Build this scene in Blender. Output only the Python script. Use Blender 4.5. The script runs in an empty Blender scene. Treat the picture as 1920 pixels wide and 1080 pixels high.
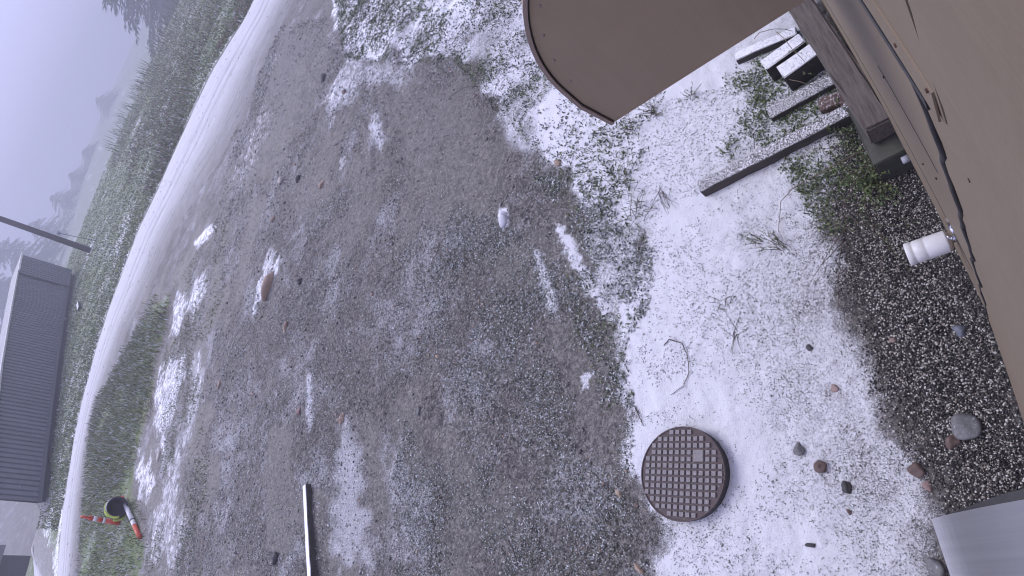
import bpy, bmesh, math
import numpy as np
from mathutils import Vector, Matrix

R = math.radians
sc = bpy.context.scene
col = sc.collection
rng = np.random.default_rng(7)

# ------------------------------------------------------------------ camera, sky, sun, exposure
CAM_H = 3.3
F_PX, C3 = 1080.7, -0.14837            # lens of the wall camera: theta = r + C3 r^3 (r in focal lengths), frame 1920 wide
def rot3(yaw, pitch, roll):
    return Matrix.Rotation(yaw, 3, 'Z') @ Matrix.Rotation(pitch, 3, 'X') @ Matrix.Rotation(roll, 3, 'Z')
CAM_R = rot3(-0.68271567, 0.86343941, -1.15707703)
cd = bpy.data.cameras.new('camera')
cam = bpy.data.objects.new('camera', cd); col.objects.link(cam)
cd.type = 'PANO'; cd.sensor_width = 36.0; cd.sensor_fit = 'HORIZONTAL'
cd.clip_start = 0.01; cd.clip_end = 2000
cy = cd
cy.panorama_type = 'FISHEYE_LENS_POLYNOMIAL'
cy.fisheye_fov = R(170)
_k = 1920.0 / 36.0 / F_PX
cy.fisheye_polynomial_k0 = 0.0
cy.fisheye_polynomial_k1 = -_k
cy.fisheye_polynomial_k2 = 0.0
cy.fisheye_polynomial_k3 = -C3 * _k ** 3
cy.fisheye_polynomial_k4 = 0.0
cam.matrix_world = Matrix.Translation((0, 0, CAM_H)) @ CAM_R.to_4x4()
sc.camera = cam

SUN_EL, SUN_AZ = 48.0, 20.0            # azimuth from +Y towards +X
w = bpy.data.worlds.new('World'); sc.world = w; w.use_nodes = True
wn, wl = w.node_tree.nodes, w.node_tree.links
bg = wn['Background']
sky = wn.new('ShaderNodeTexSky'); sky.sky_type = 'NISHITA'; sky.sun_disc = False
sky.sun_elevation = R(SUN_EL); sky.sun_rotation = R(SUN_AZ)
sky.air_density = 1.5; sky.dust_density = 4.0
mx = wn.new('ShaderNodeMix'); mx.data_type = 'RGBA'
mx.inputs['Factor'].default_value = 0.90          # an even deck of low cloud over the sky
mx.inputs['B'].default_value = (6.5, 6.65, 11.3, 1)
wl.new(sky.outputs[0], mx.inputs['A']); wl.new(mx.outputs['Result'], bg.inputs['Color'])
bg.inputs['Strength'].default_value = 0.10
sl = bpy.data.lights.new('sun', 'SUN'); sl.energy = 1.5; sl.angle = R(35); sl.color = (1, 0.99, 1.0)
so = bpy.data.objects.new('sun', sl); col.objects.link(so)
_sd = Vector((math.sin(R(SUN_AZ)) * math.cos(R(SUN_EL)), math.cos(R(SUN_AZ)) * math.cos(R(SUN_EL)), math.sin(R(SUN_EL))))
so.rotation_euler = _sd.to_track_quat('Z', 'Y').to_euler(); so.location = _sd * 50
sc.view_settings.view_transform = 'Standard'; sc.view_settings.look = 'None'
sc.view_settings.exposure = 0.60; sc.view_settings.gamma = 1.0
sc.cycles.max_bounces = 6; sc.cycles.diffuse_bounces = 3; sc.cycles.glossy_bounces = 3
sc.cycles.volume_bounces = 2; sc.cycles.transparent_max_bounces = 8
sc.cycles.use_denoising = True
sc.cycles.pixel_filter_type = 'BLACKMAN_HARRIS'; sc.cycles.filter_width = 1.1

# ------------------------------------------------------------------ small maths: noise, terrain, rays
def _h(ix, iy, s):
    n = (ix.astype(np.int64) * 374761393 + iy.astype(np.int64) * 668265263 + s * 1442695041) & 0xFFFFFFFF
    n = ((n ^ (n >> 13)) * 1274126177) & 0xFFFFFFFF
    return ((n ^ (n >> 16)) & 0xFFFFFF) / float(0xFFFFFF)
def vnoise(x, y, s=0):
    ix, iy = np.floor(x), np.floor(y); fx, fy = x - ix, y - iy
    fx = fx * fx * fx * (fx * (fx * 6 - 15) + 10); fy = fy * fy * fy * (fy * (fy * 6 - 15) + 10)
    a, b, c, d = _h(ix, iy, s), _h(ix + 1, iy, s), _h(ix, iy + 1, s), _h(ix + 1, iy + 1, s)
    return (a * (1 - fx) + b * fx) * (1 - fy) + (c * (1 - fx) + d * fx) * fy
def fbm(x, y, s=0, o=4):
    t, a, n = 0, 0.5, 0
    for k in range(o):
        t = t + a * vnoise(x * 2 ** k + 17.3 * k, y * 2 ** k - 9.1 * k, s + k); n += a; a *= 0.5
    return t / n
def sstep(a, b, x):
    t = np.clip((x - a) / (b - a), 0, 1); return t * t * (3 - 2 * t)

def terrain(x, y):
    x = np.asarray(x, float); y = np.asarray(y, float)
    d = np.hypot(x, y); az = np.degrees(np.arctan2(x, y))
    q = np.maximum(0, d - 14); z = 0.02 * q * q / (q + 4)
    dc = 28 + 38 * sstep(6.0, 12.0, az) + 6 * sstep(40, 60, az)
    dc = np.where(np.abs(az) > 100, 30, dc)
    ov = np.maximum(0, d - dc)
    return z - 4.6 * (1 - np.exp(-ov * ov / 300.0)) - 0.02 * np.minimum(ov, 60)

def ray(px, py):
    """direction in the world of a point of the 1920 x 1080 frame"""
    u, v = (px - 960) / F_PX, (py - 540) / F_PX
    r = math.hypot(u, v); th = r + C3 * r ** 3
    s = math.sin(th) / r if r > 1e-9 else 1.0
    return CAM_R @ Vector((u * s, -v * s, -math.cos(th)))
def at(px, py, z=None):
    """the point of the ground (or of a level z) under that direction"""
    d = ray(px, py)
    if z is not None:
        t = (z - CAM_H) / d.z; return Vector((d.x * t, d.y * t, z))
    t, st = 0.5, 0.05
    for _ in range(6000):
        if CAM_H + d.z * t <= float(terrain(d.x * t, d.y * t)): break
        t += st; st = 0.02 + t * 0.004
    return Vector((d.x * t, d.y * t, float(terrain(d.x * t, d.y * t))))
def along(px, py, dist):
    d = ray(px, py); k = dist / math.hypot(d.x, d.y)
    return Vector((d.x * k, d.y * k, CAM_H + d.z * k))

# ------------------------------------------------------------------ mesh helpers
def link(name, me, mat, parent=None):
    o = bpy.data.objects.new(name, me); col.objects.link(o)
    if mat: me.materials.append(mat) if len(me.materials) == 0 else None
    if parent: o.parent = parent
    return o
def mesh(name, V, F, mat=None, parent=None, smooth=False, attrs=None):
    V = np.asarray(V, np.float32); me = bpy.data.meshes.new(name)
    if isinstance(F, np.ndarray):
        n, k = F.shape
        me.vertices.add(len(V)); me.vertices.foreach_set('co', V.ravel())
        me.loops.add(n * k); me.loops.foreach_set('vertex_index', F.astype(np.int32).ravel())
        me.polygons.add(n); me.polygons.foreach_set('loop_start', np.arange(0, n * k, k, dtype=np.int32))
        me.update(calc_edges=True)
    else:
        me.from_pydata([tuple(v) for v in V], [], [tuple(f) for f in F]); me.update()
    if smooth: me.polygons.foreach_set('use_smooth', np.ones(len(me.polygons), bool))
    for k, a in (attrs or {}).items():
        at_ = me.attributes.new(k, 'FLOAT', 'POINT'); at_.data.foreach_set('value', np.asarray(a, np.float32))
    return link(name, me, mat, parent)
def tag(o, label=None, cat=None, group=None, kind=None):
    if label: o['label'] = label
    if cat: o['category'] = cat
    if group: o['group'] = group
    if kind: o['kind'] = kind
    return o
def empty(name, loc=(0, 0, 0), label=None, cat=None, group=None):
    o = bpy.data.objects.new(name, None); col.objects.link(o); o.location = loc; o.empty_display_size = 0.1
    return tag(o, label, cat, group)
def box(name, c, s, mat, parent=None, rz=0.0, bev=0.004, rough=0.0, seed=0, rx=0.0, ry=0.0):
    """a bevelled block about c (world); size s"""
    bm = bmesh.new(); bmesh.ops.create_cube(bm, size=1)
    bmesh.ops.scale(bm, vec=s, verts=bm.verts)
    if rough:
        L = max(s); n = max(2, int(L / 0.12))
        ax = max(range(3), key=lambda i: s[i])
        for k in range(1, n):
            co = Vector((0, 0, 0)); no = Vector((0, 0, 0)); co[ax] = -L / 2 + L * k / n; no[ax] = 1
            bmesh.ops.bisect_plane(bm, geom=bm.verts[:] + bm.edges[:] + bm.faces[:], plane_co=co, plane_no=no)
    if bev: bmesh.ops.bevel(bm, geom=[e for e in bm.edges if e.calc_face_angle(0) > 0.5], offset=bev, segments=2, affect='EDGES')
    if rough:
        rg = np.random.default_rng(seed)
        for v in bm.verts: v.co += Vector(rg.normal(0, rough, 3))
    me = bpy.data.meshes.new(name); bm.to_mesh(me); bm.free()
    o = link(name, me, mat, parent)
    o.matrix_world = Matrix.Translation(c) @ Matrix.Rotation(rz, 4, 'Z') @ Matrix.Rotation(ry, 4, 'Y') @ Matrix.Rotation(rx, 4, 'X')
    if parent: o.matrix_parent_inverse = Matrix.Identity(4); o.matrix_local = parent.matrix_world.inverted() @ o.matrix_world if False else Matrix.Translation(-parent.location) @ o.matrix_world
    return o
def tube_geo(pts, rad, n=8, cap=True):
    pts = [Vector(p) for p in pts]; m = len(pts)
    rad = list(rad) if hasattr(rad, '__len__') else [rad] * m
    V, F = [], []; up = None
    for i, p in enumerate(pts):
        t = (pts[min(i + 1, m - 1)] - pts[max(i - 1, 0)]).normalized()
        if up is None: up = t.orthogonal().normalized()
        up = (up - t * up.dot(t)).normalized(); b = t.cross(up)
        for k in range(n):
            a = 2 * math.pi * k / n; V.append(p + (up * math.cos(a) + b * math.sin(a)) * rad[i])
    for i in range(m - 1):
        for k in range(n):
            F.append((i * n + k, i * n + (k + 1) % n, (i + 1) * n + (k + 1) % n, (i + 1) * n + k))
    if cap: F.append(tuple(range(n - 1, -1, -1))); F.append(tuple(range((m - 1) * n, m * n)))
    return V, F
def tube(name, pts, rad, mat, parent=None, n=8, cap=True, smooth=True):
    V, F = tube_geo(pts, rad, n, cap)
    off = parent.location if parent else Vector((0, 0, 0))
    return mesh(name, [v - off for v in V], F, mat, parent, smooth)
def join_geo(parts):
    V, F = [], []
    for v, f in parts:
        o = len(V); V += list(v); F += [tuple(i + o for i in q) for q in f]
    return V, F
def lathe(name, prof, frame, mat, parent=None, n=32, smooth=True, close=False):
    """profile (radius, distance along the axis) turned round frame (4x4, axis = Z)"""
    V, F = [], []
    for r, h in prof:
        for k in range(n):
            a = 2 * math.pi * k / n; V.append(frame @ Vector((r * math.cos(a), r * math.sin(a), h)))
    for i in range(len(prof) - 1):
        for k in range(n):
            F.append((i * n + k, i * n + (k + 1) % n, (i + 1) * n + (k + 1) % n, (i + 1) * n + k))
    if close:
        F.append(tuple(range(n - 1, -1, -1))); F.append(tuple(range((len(prof) - 1) * n, len(prof) * n)))
    off = parent.location if parent else Vector((0, 0, 0))
    return mesh(name, [v - off for v in V], F, mat, parent, smooth)

# ------------------------------------------------------------------ materials
def new_mat(name):
    m = bpy.data.materials.new(name); m.use_nodes = True
    n, l = m.node_tree.nodes, m.node_tree.links
    return m, n, l, n['Principled BSDF']
def N(n, t, **kw):
    x = n.new(t)
    for k, v in kw.items():
        if k in x.inputs.keys(): x.inputs[k].default_value = v
        else: setattr(x, k, v)
    return x
def ramp(n, stops, interp='LINEAR'):
    r = n.new('ShaderNodeValToRGB'); e = r.color_ramp.elements; r.color_ramp.interpolation = interp
    while len(e) < len(stops): e.new(0.5)
    for x, (p, c) in zip(e, stops): x.position = p; x.color = (*c, 1) if len(c) == 3 else c
    return r
def mixc(n, l, f, a, b):
    m = n.new('ShaderNodeMix'); m.data_type = 'RGBA'
    for s, v in (('Factor', f), ('A', a), ('B', b)):
        if hasattr(v, 'is_output'): l.new(v, m.inputs[s])
        elif s == 'Factor': m.inputs[s].default_value = v
        else: m.inputs[s].default_value = (*v, 1)
    return m.outputs['Result']
def math_(n, l, op, a, b=None, c=None, clamp=False):
    m = n.new('ShaderNodeMath'); m.operation = op; m.use_clamp = clamp
    for i, v in enumerate((a, b, c)):
        if v is None: continue
        if hasattr(v, 'is_output'): l.new(v, m.inputs[i])
        else: m.inputs[i].default_value = v
    return m.outputs[0]
def noise(n, l, vec, scale, detail=4, rough=0.55, dist=0.0):
    x = N(n, 'ShaderNodeTexNoise', Scale=scale, Detail=detail, Roughness=rough, Distortion=dist)
    l.new(vec, x.inputs['Vector']); return x
def mapped(n, l, vec, scale):
    m = n.new('ShaderNodeMapping'); m.inputs['Scale'].default_value = scale; l.new(vec, m.inputs['Vector']); return m.outputs[0]
def bump(n, l, bs, h, strength=0.5, dist=0.01, prev=None):
    b = N(n, 'ShaderNodeBump', Strength=strength, Distance=dist); l.new(h, b.inputs['Height'])
    if prev is not None: l.new(prev, b.inputs['Normal'])
    l.new(b.outputs[0], bs.inputs['Normal']); return b.outputs[0]
def pos(n): return n.new('ShaderNodeNewGeometry').outputs['Position']

SNOW = (0.89, 0.89, 0.905)
def snow_top(n, l, base, amount, scale=60.0, lo=0.45, hi=0.8):
    """snow that has settled on the upward faces"""
    g = n.new('ShaderNodeNewGeometry'); s = n.new('ShaderNodeSeparateXYZ'); l.new(g.outputs['Normal'], s.inputs[0])
    up = N(n, 'ShaderNodeMapRange'); up.inputs[1].default_value = lo; up.inputs[2].default_value = hi; l.new(s.outputs['Z'], up.inputs[0])
    nz = noise(n, l, g.outputs['Position'], scale, 5, 0.7)
    f = math_(n, l, 'MULTIPLY', math_(n, l, 'SUBTRACT', nz.outputs['Fac'], 1.0 - amount), 7.0, clamp=True)
    return mixc(n, l, math_(n, l, 'MULTIPLY', f, up.outputs[0]), base, SNOW)

def simple(name, c1, c2, scale=8.0, rough=0.7, stretch=(1, 1, 1), bmp=0.2, bd=0.004, metal=0.0, snow=0.0, detail=6):
    m, n, l, b = new_mat(name)
    p = mapped(n, l, pos(n), stretch)
    x = noise(n, l, p, scale, detail, 0.65)
    r = ramp(n, [(0.3, c1), (0.7, c2)]); l.new(x.outputs['Fac'], r.inputs[0])
    c = r.outputs[0]
    if snow: c = snow_top(n, l, c, snow)
    l.new(c, b.inputs['Base Color']); b.inputs['Roughness'].default_value = rough; b.inputs['Metallic'].default_value = metal
    if bmp: bump(n, l, b, x.outputs['Fac'], bmp, bd)
    return m
def tinted(name, stops, rough=0.6, sub=0.0, interp='LINEAR'):
    m, n, l, b = new_mat(name)
    a = n.new('ShaderNodeAttribute'); a.attribute_name = 'tint'
    r = ramp(n, stops, interp); l.new(a.outputs['Fac'], r.inputs[0]); l.new(r.outputs[0], b.inputs['Base Color'])
    b.inputs['Roughness'].default_value = rough
    return m

def ground_material():
    m, n, l, b = new_mat('yard ground')
    P = pos(n)
    def A(k):
        a = n.new('ShaderNodeAttribute'); a.attribute_name = k; return a.outputs['Fac']
    snow, gravel, grass, wet, frost, far = (A(k) for k in ('snow', 'gravel', 'grass', 'wet', 'frost', 'far'))
    big = noise(n, l, P, 0.9, 5, 0.6).outputs['Fac']
    mid = noise(n, l, P, 9, 6, 0.7).outputs['Fac']
    fine = noise(n, l, P, 95, 6, 0.8).outputs['Fac']
    grit = noise(n, l, P, 260, 3, 0.7).outputs['Fac']
    # mud with embedded grit
    r1 = ramp(n, [(0.30, (0.062, 0.057, 0.050)), (0.47, (0.120, 0.111, 0.098)), (0.60, (0.164, 0.152, 0.136)), (0.74, (0.27, 0.255, 0.232))])
    coarse = noise(n, l, P, 34, 4, 0.7).outputs['Fac']
    l.new(math_(n, l, 'ADD', math_(n, l, 'MULTIPLY', big, 0.22), math_(n, l, 'ADD', math_(n, l, 'MULTIPLY', fine, 0.42), math_(n, l, 'MULTIPLY', coarse, 0.36))), r1.inputs[0])
    mud = mixc(n, l, math_(n, l, 'MULTIPLY', wet, 0.35), r1.outputs[0], (0.130, 0.119, 0.105))
    mud = mixc(n, l, math_(n, l, 'MULTIPLY', math_(n, l, 'SUBTRACT', 1.0, far), .40), mud, (0.084, 0.075, 0.067))
    for sc_, lo_, hi_, keep in ((150.0, .5, 1.6, 1.0), (62.0, .42, 1.75, 1.0), (30.0, .6, 1.45, .95)):
        vv = N(n, 'ShaderNodeTexVoronoi', Scale=sc_, Randomness=1.0); l.new(P, vv.inputs['Vector'])
        sv = n.new('ShaderNodeSeparateColor'); l.new(vv.outputs['Color'], sv.inputs[0])
        mr = N(n, 'ShaderNodeMapRange'); mr.inputs[3].default_value = lo_; mr.inputs[4].default_value = hi_; l.new(sv.outputs[2], mr.inputs[0])
        vm = n.new('ShaderNodeVectorMath'); vm.operation = 'SCALE'; l.new(mud, vm.inputs[0]); l.new(mr.outputs[0], vm.inputs['Scale'])
        mud = mixc(n, l, math_(n, l, 'SUBTRACT', keep, math_(n, l, 'MULTIPLY', wet, .32)), mud, vm.outputs[0])
    vo = N(n, 'ShaderNodeTexVoronoi', Scale=95.0); l.new(P, vo.inputs['Vector'])
    hs = n.new('ShaderNodeSeparateColor'); l.new(vo.outputs['Color'], hs.inputs[0])
    peb = math_(n, l, 'MULTIPLY', math_(n, l, 'GREATER_THAN', hs.outputs[0], 0.80), math_(n, l, 'LESS_THAN', vo.outputs['Distance'], 0.42))
    peb = math_(n, l, 'MULTIPLY', peb, math_(n, l, 'SUBTRACT', 1.0, wet, clamp=True))
    rp = ramp(n, [(0.0, (0.09, 0.085, 0.08)), (0.45, (0.24, 0.22, 0.20)), (0.8, (0.36, 0.33, 0.31)), (1.0, (0.34, 0.22, 0.16))]); l.new(hs.outputs[1], rp.inputs[0])
    mud = mixc(n, l, math_(n, l, 'MULTIPLY', peb, 0.75), mud, rp.outputs[0])
    dk = math_(n, l, 'MULTIPLY', math_(n, l, 'SUBTRACT', 0.42, mid, clamp=True), 5.0, clamp=True)
    mud = mixc(n, l, math_(n, l, 'MULTIPLY', dk, 0.35), mud, (0.085, 0.075, 0.066))
    # drip bed of dark wet pea gravel
    vg = N(n, 'ShaderNodeTexVoronoi', Scale=110.0); l.new(P, vg.inputs['Vector'])
    hg = n.new('ShaderNodeSeparateColor'); l.new(vg.outputs['Color'], hg.inputs[0])
    rg_ = ramp(n, [(0.0, (0.008, 0.008, 0.009)), (0.5, (0.028, 0.026, 0.026)), (0.72, (0.07, 0.062, 0.055)), (0.88, (0.25, 0.22, 0.18)), (1, (0.4, 0.38, 0.34))]); l.new(hg.outputs[0], rg_.inputs[0])
    gcol = mixc(n, l, math_(n, l, 'MULTIPLY', math_(n, l, 'SUBTRACT', vg.outputs['Distance'], 0.35, clamp=True), 3.0, clamp=True), rg_.outputs[0], (0.006, 0.006, 0.006))
    c = mixc(n, l, gravel, mud, gcol)
    # turf
    rt = ramp(n, [(0.3, (0.075, 0.105, 0.035)), (0.5, (0.135, 0.18, 0.065)), (0.62, (0.18, 0.175, 0.10)), (0.75, (0.19, 0.25, 0.095))])
    l.new(math_(n, l, 'ADD', math_(n, l, 'MULTIPLY', mid, 0.55), math_(n, l, 'MULTIPLY', fine, 0.45)), rt.inputs[0])
    gm = math_(n, l, 'ADD', math_(n, l, 'MULTIPLY', math_(n, l, 'SUBTRACT', mid, .5), 1.6), math_(n, l, 'MULTIPLY', math_(n, l, 'SUBTRACT', fine, .5), 1.2))
    gm = math_(n, l, 'ADD', math_(n, l, 'MULTIPLY', math_(n, l, 'SUBTRACT', math_(n, l, 'ADD', grass, gm), .5), 2.5), .5, clamp=True)
    c = mixc(n, l, gm, c, rt.outputs[0])
    # frost dust and lying snow, by how much of it fell or stayed
    f1 = math_(n, l, 'MULTIPLY', math_(n, l, 'SUBTRACT', math_(n, l, 'ADD', frost, math_(n, l, 'MULTIPLY', math_(n, l, 'ADD', math_(n, l, 'SUBTRACT', fine, 0.5), math_(n, l, 'SUBTRACT', coarse, 0.5)), 1.5)), math_(n, l, 'MULTIPLY', grit, 1.0)), 5.0, clamp=True)
    c = mixc(n, l, math_(n, l, 'MULTIPLY', f1, 0.55), c, (0.60, 0.61, 0.63))
    nn = math_(n, l, 'ADD', math_(n, l, 'MULTIPLY', math_(n, l, 'SUBTRACT', fine, .5), 1.25), math_(n, l, 'ADD', math_(n, l, 'MULTIPLY', math_(n, l, 'SUBTRACT', coarse, .5), 0.45), math_(n, l, 'ADD', math_(n, l, 'MULTIPLY', math_(n, l, 'SUBTRACT', grit, .5), 1.2), .55)))
    nn = math_(n, l, 'ADD', nn, math_(n, l, 'MULTIPLY', math_(n, l, 'SUBTRACT', mid, 0.5), 0.18))
    m2 = noise(n, l, P, 3.6, 5, .7).outputs['Fac']
    nn = math_(n, l, 'ADD', nn, math_(n, l, 'MULTIPLY', math_(n, l, 'ADD', math_(n, l, 'SUBTRACT', m2, .5), math_(n, l, 'SUBTRACT', mid, .5)), math_(n, l, 'MULTIPLY', far, 1.1)))
    s1 = math_(n, l, 'MULTIPLY', math_(n, l, 'ADD', math_(n, l, 'SUBTRACT', snow, nn), 0.04), 6.0, clamp=True)
    c = mixc(n, l, s1, c, SNOW)
    l.new(c, b.inputs['Base Color'])
    rr = math_(n, l, 'SUBTRACT', 0.85, math_(n, l, 'MULTIPLY', wet, 0.30)); l.new(rr, b.inputs['Roughness'])
    b.inputs['Specular IOR Level'].default_value = 0.35
    h = math_(n, l, 'ADD', math_(n, l, 'MULTIPLY', fine, 1.0), math_(n, l, 'MULTIPLY', s1, 0.35))
    h = math_(n, l, 'ADD', h, math_(n, l, 'MULTIPLY', grit, 0.25))
    h = math_(n, l, 'ADD', h, math_(n, l, 'MULTIPLY', peb, 0.25))
    k = math_(n, l, 'MULTIPLY', math_(n, l, 'SUBTRACT', 1.0, math_(n, l, 'MULTIPLY', wet, 0.55)), math_(n, l, 'SUBTRACT', 1.0, math_(n, l, 'MULTIPLY', far, .8)))
    bp = N(n, 'ShaderNodeBump', Distance=0.022); l.new(math_(n, l, 'MULTIPLY', k, 0.75), bp.inputs['Strength']); l.new(h, bp.inputs['Height'])
    l.new(bp.outputs[0], b.inputs['Normal'])
    return m

# ------------------------------------------------------------------ where the snow, mud, gravel and grass lie
def wp(pts): return np.array([at(*p)[:2] for p in pts])
def sdist(poly, x, y):
    """signed distance to a polygon, positive inside"""
    d = np.full(x.shape, 1e9); ins = np.zeros(x.shape, bool)
    for i in range(len(poly)):
        ax, ay = poly[i - 1]; bx, by = poly[i]
        ex, ey = bx - ax, by - ay; t = np.clip(((x - ax) * ex + (y - ay) * ey) / (ex * ex + ey * ey + 1e-12), 0, 1)
        d = np.minimum(d, np.hypot(x - ax - t * ex, y - ay - t * ey))
        c = ((ay > y) != (by > y)); ins ^= c & (x < ex * (y - ay) / (ey if ey != 0 else 1e-12) + ax)
    return np.where(ins, d, -d)
def soft(poly, x, y, w, ns=0.0, nf=3.0, s=0):
    lo, hi = poly.min(0) - w * 2 - ns * 2, poly.max(0) + w * 2 + ns * 2
    m = (x > lo[0]) & (x < hi[0]) & (y > lo[1]) & (y < hi[1]); o = np.zeros(x.shape)
    if m.any():
        sd = sdist(poly, x[m], y[m])
        if ns: sd = sd + (fbm(x[m] * nf, y[m] * nf, s) - 0.5) * 2 * ns
        o[m] = sstep(-w, w, sd)
    return o

SNOW_MAIN = wp([(1010,288),(1062,340),(1100,400),(1150,430),(1195,440),(1200,520),(1160,585),(1150,640),(1160,700),(1185,770),(1176,850),(1195,905),(1220,965),(1245,1080),(1300,1180),(1800,1180),(1775,1080),(1765,960),(1735,860),(1690,760),(1640,650),(1605,560),(1580,450),(1560,350),(1590,250),(1600,180),(1560,60),(1540,-60),(1200,-60),(1100,100),(1000,200)])
SNOW_TOP = wp([(612,-60),(620,40),(650,75),(640,110),(690,120),(730,100),(770,128),(800,110),(850,105),(890,150),(935,215),(965,262),(1015,292),(1060,260),(1130,235),(1200,100),(1250,-60)])
RIDGES = [  # (polygon, amount, edge softness m, ragged m)
 (wp([(1042,418),(1066,430),(1098,488),(1135,545),(1165,600),(1150,612),(1110,566),(1078,510),(1055,470)]), .80, .06, .07),
 (wp([(1000,462),(1018,470),(1036,520),(1052,575),(1048,596),(1030,590),(1012,530)]), .74, .05, .05),
 (wp([(636,748),(668,770),(684,850),(700,950),(712,1080),(600,1080),(612,980),(625,880),(632,800)]), .56, .25, .22),
 (wp([(704,782),(750,800),(780,850),(822,920),(812,1080),(715,1080),(730,950),(716,860)]), .52, .25, .22),
 (wp([(385,505),(400,530),(386,560),(372,592),(350,588),(352,560),(366,520)]), .60, .3, .35),
 (wp([(330,545),(352,540),(346,600),(335,640),(318,640),(322,590)]), .62, .25, .3),
 (wp([(335,650),(350,655),(352,700),(335,760),(322,800),(305,860),(286,830),(290,745),(300,690)]), .60, .35, .45),
 (wp([(258,840),(285,862),(296,905),(285,940),(262,935),(252,890)]), .62, .3, .4),
 (wp([(350,640),(385,620),(395,720),(370,800),(345,880),(360,960),(330,1080),(270,1080),(285,960),(310,880),(345,780)]), .52, .5, .6),
 (wp([(500,470),(520,470),(530,490),(524,512),(505,520),(492,570),(476,600),(476,560),(492,510)]), .66, .16, .2),
 (wp([(938,388),(956,392),(958,425),(940,435),(932,410)]), 0.85, .03, .03),
 (wp([(690,185),(722,225),(728,270),(705,292),(690,240)]), .62, .14, .16),
 (wp([(640,292),(652,290),(648,318),(632,335)]), .6, .1, .1),
 (wp([(395,420),(415,418),(400,440),(370,470),(362,455)]), 0.75, .15, .1),
 (wp([(575,690),(590,700),(592,790),(582,820),(574,780)]), 0.62, .08, .08),
 (wp([(655,95),(760,90),(800,130),(740,190),(690,180),(640,210),(615,260),(600,200)]), 0.55, .35, .3),
 (wp([(430,330),(470,250),(500,180),(520,220),(480,320),(440,380)]), 0.42, .5, .3),
 (wp([(1090,690),(1112,690),(1115,735),(1092,740)]), .7, .05, .06),
]
GRAVEL = wp([(1600,180),(1575,300),(1590,430),(1608,530),(1640,630),(1690,740),(1745,850),(1790,930),(1860,1080),(2060,1250),(2060,900),(1925,790),(1860,590),(1720,290),(1600,60)])
CHURN = wp([(600,60),(760,60),(800,120),(740,230),(740,320),(690,330),(640,240),(560,330),(450,420),(420,380),(520,240)])
EDGE_SNOW = wp([(1062,345),(1120,360),(1210,430),(1215,560),(1180,640),(1160,700),(1150,620),(1130,560),(1090,480),(1105,420)])
WEEDS = wp([(315,555),(285,570),(250,640),(215,700),(184,752),(170,840),(160,930),(152,1000),(148,1130),(250,1130),(268,1030),(262,960),(240,930),(250,880),(272,800),(288,730),(290,680),(312,625)])
DRIVE_SMOOTH = [wp([(700,160),(800,140),(900,220),(960,330),(900,420),(800,420),(740,300)]), wp([(540,60),(600,60),(610,130),(560,240),(500,330),(440,360),(470,270)]),
                wp([(1050,400),(1100,460),(1140,560),(1155,640),(1120,640),(1080,540)]), wp([(1040,620),(1130,660),(1160,780),(1170,900),(1100,860),(1060,740)]), wp([(690,800),(710,820),(740,960),(720,1010),(695,930)]),
                wp([(880,900),(1000,880),(960,1040),(860,1060)])]
ROAD_L = [(505,-60),(462,32),(400,130),(350,235),(300,350),(262,430),(235,500),(205,580),(180,660),(160,740),(143,810),(133,880),(122,950),(116,1010),(112,1080),(106,1180)]
ROAD_R = [(590,-60),(536,32),(500,110),(460,210),(420,290),(375,360),(330,430),(300,490),(272,560),(240,620),(212,690),(190,750),(176,810),(164,870),(157,930),(152,980),(146,1080),(142,1180)]
ROAD = wp(ROAD_L + ROAD_R[::-1])
SIDE_ROAD = wp([(76,930),(92,925),(97,985),(103,1020),(110,1080),(112,1180),(70,1180),(76,1080),(74,1000)])

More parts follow.
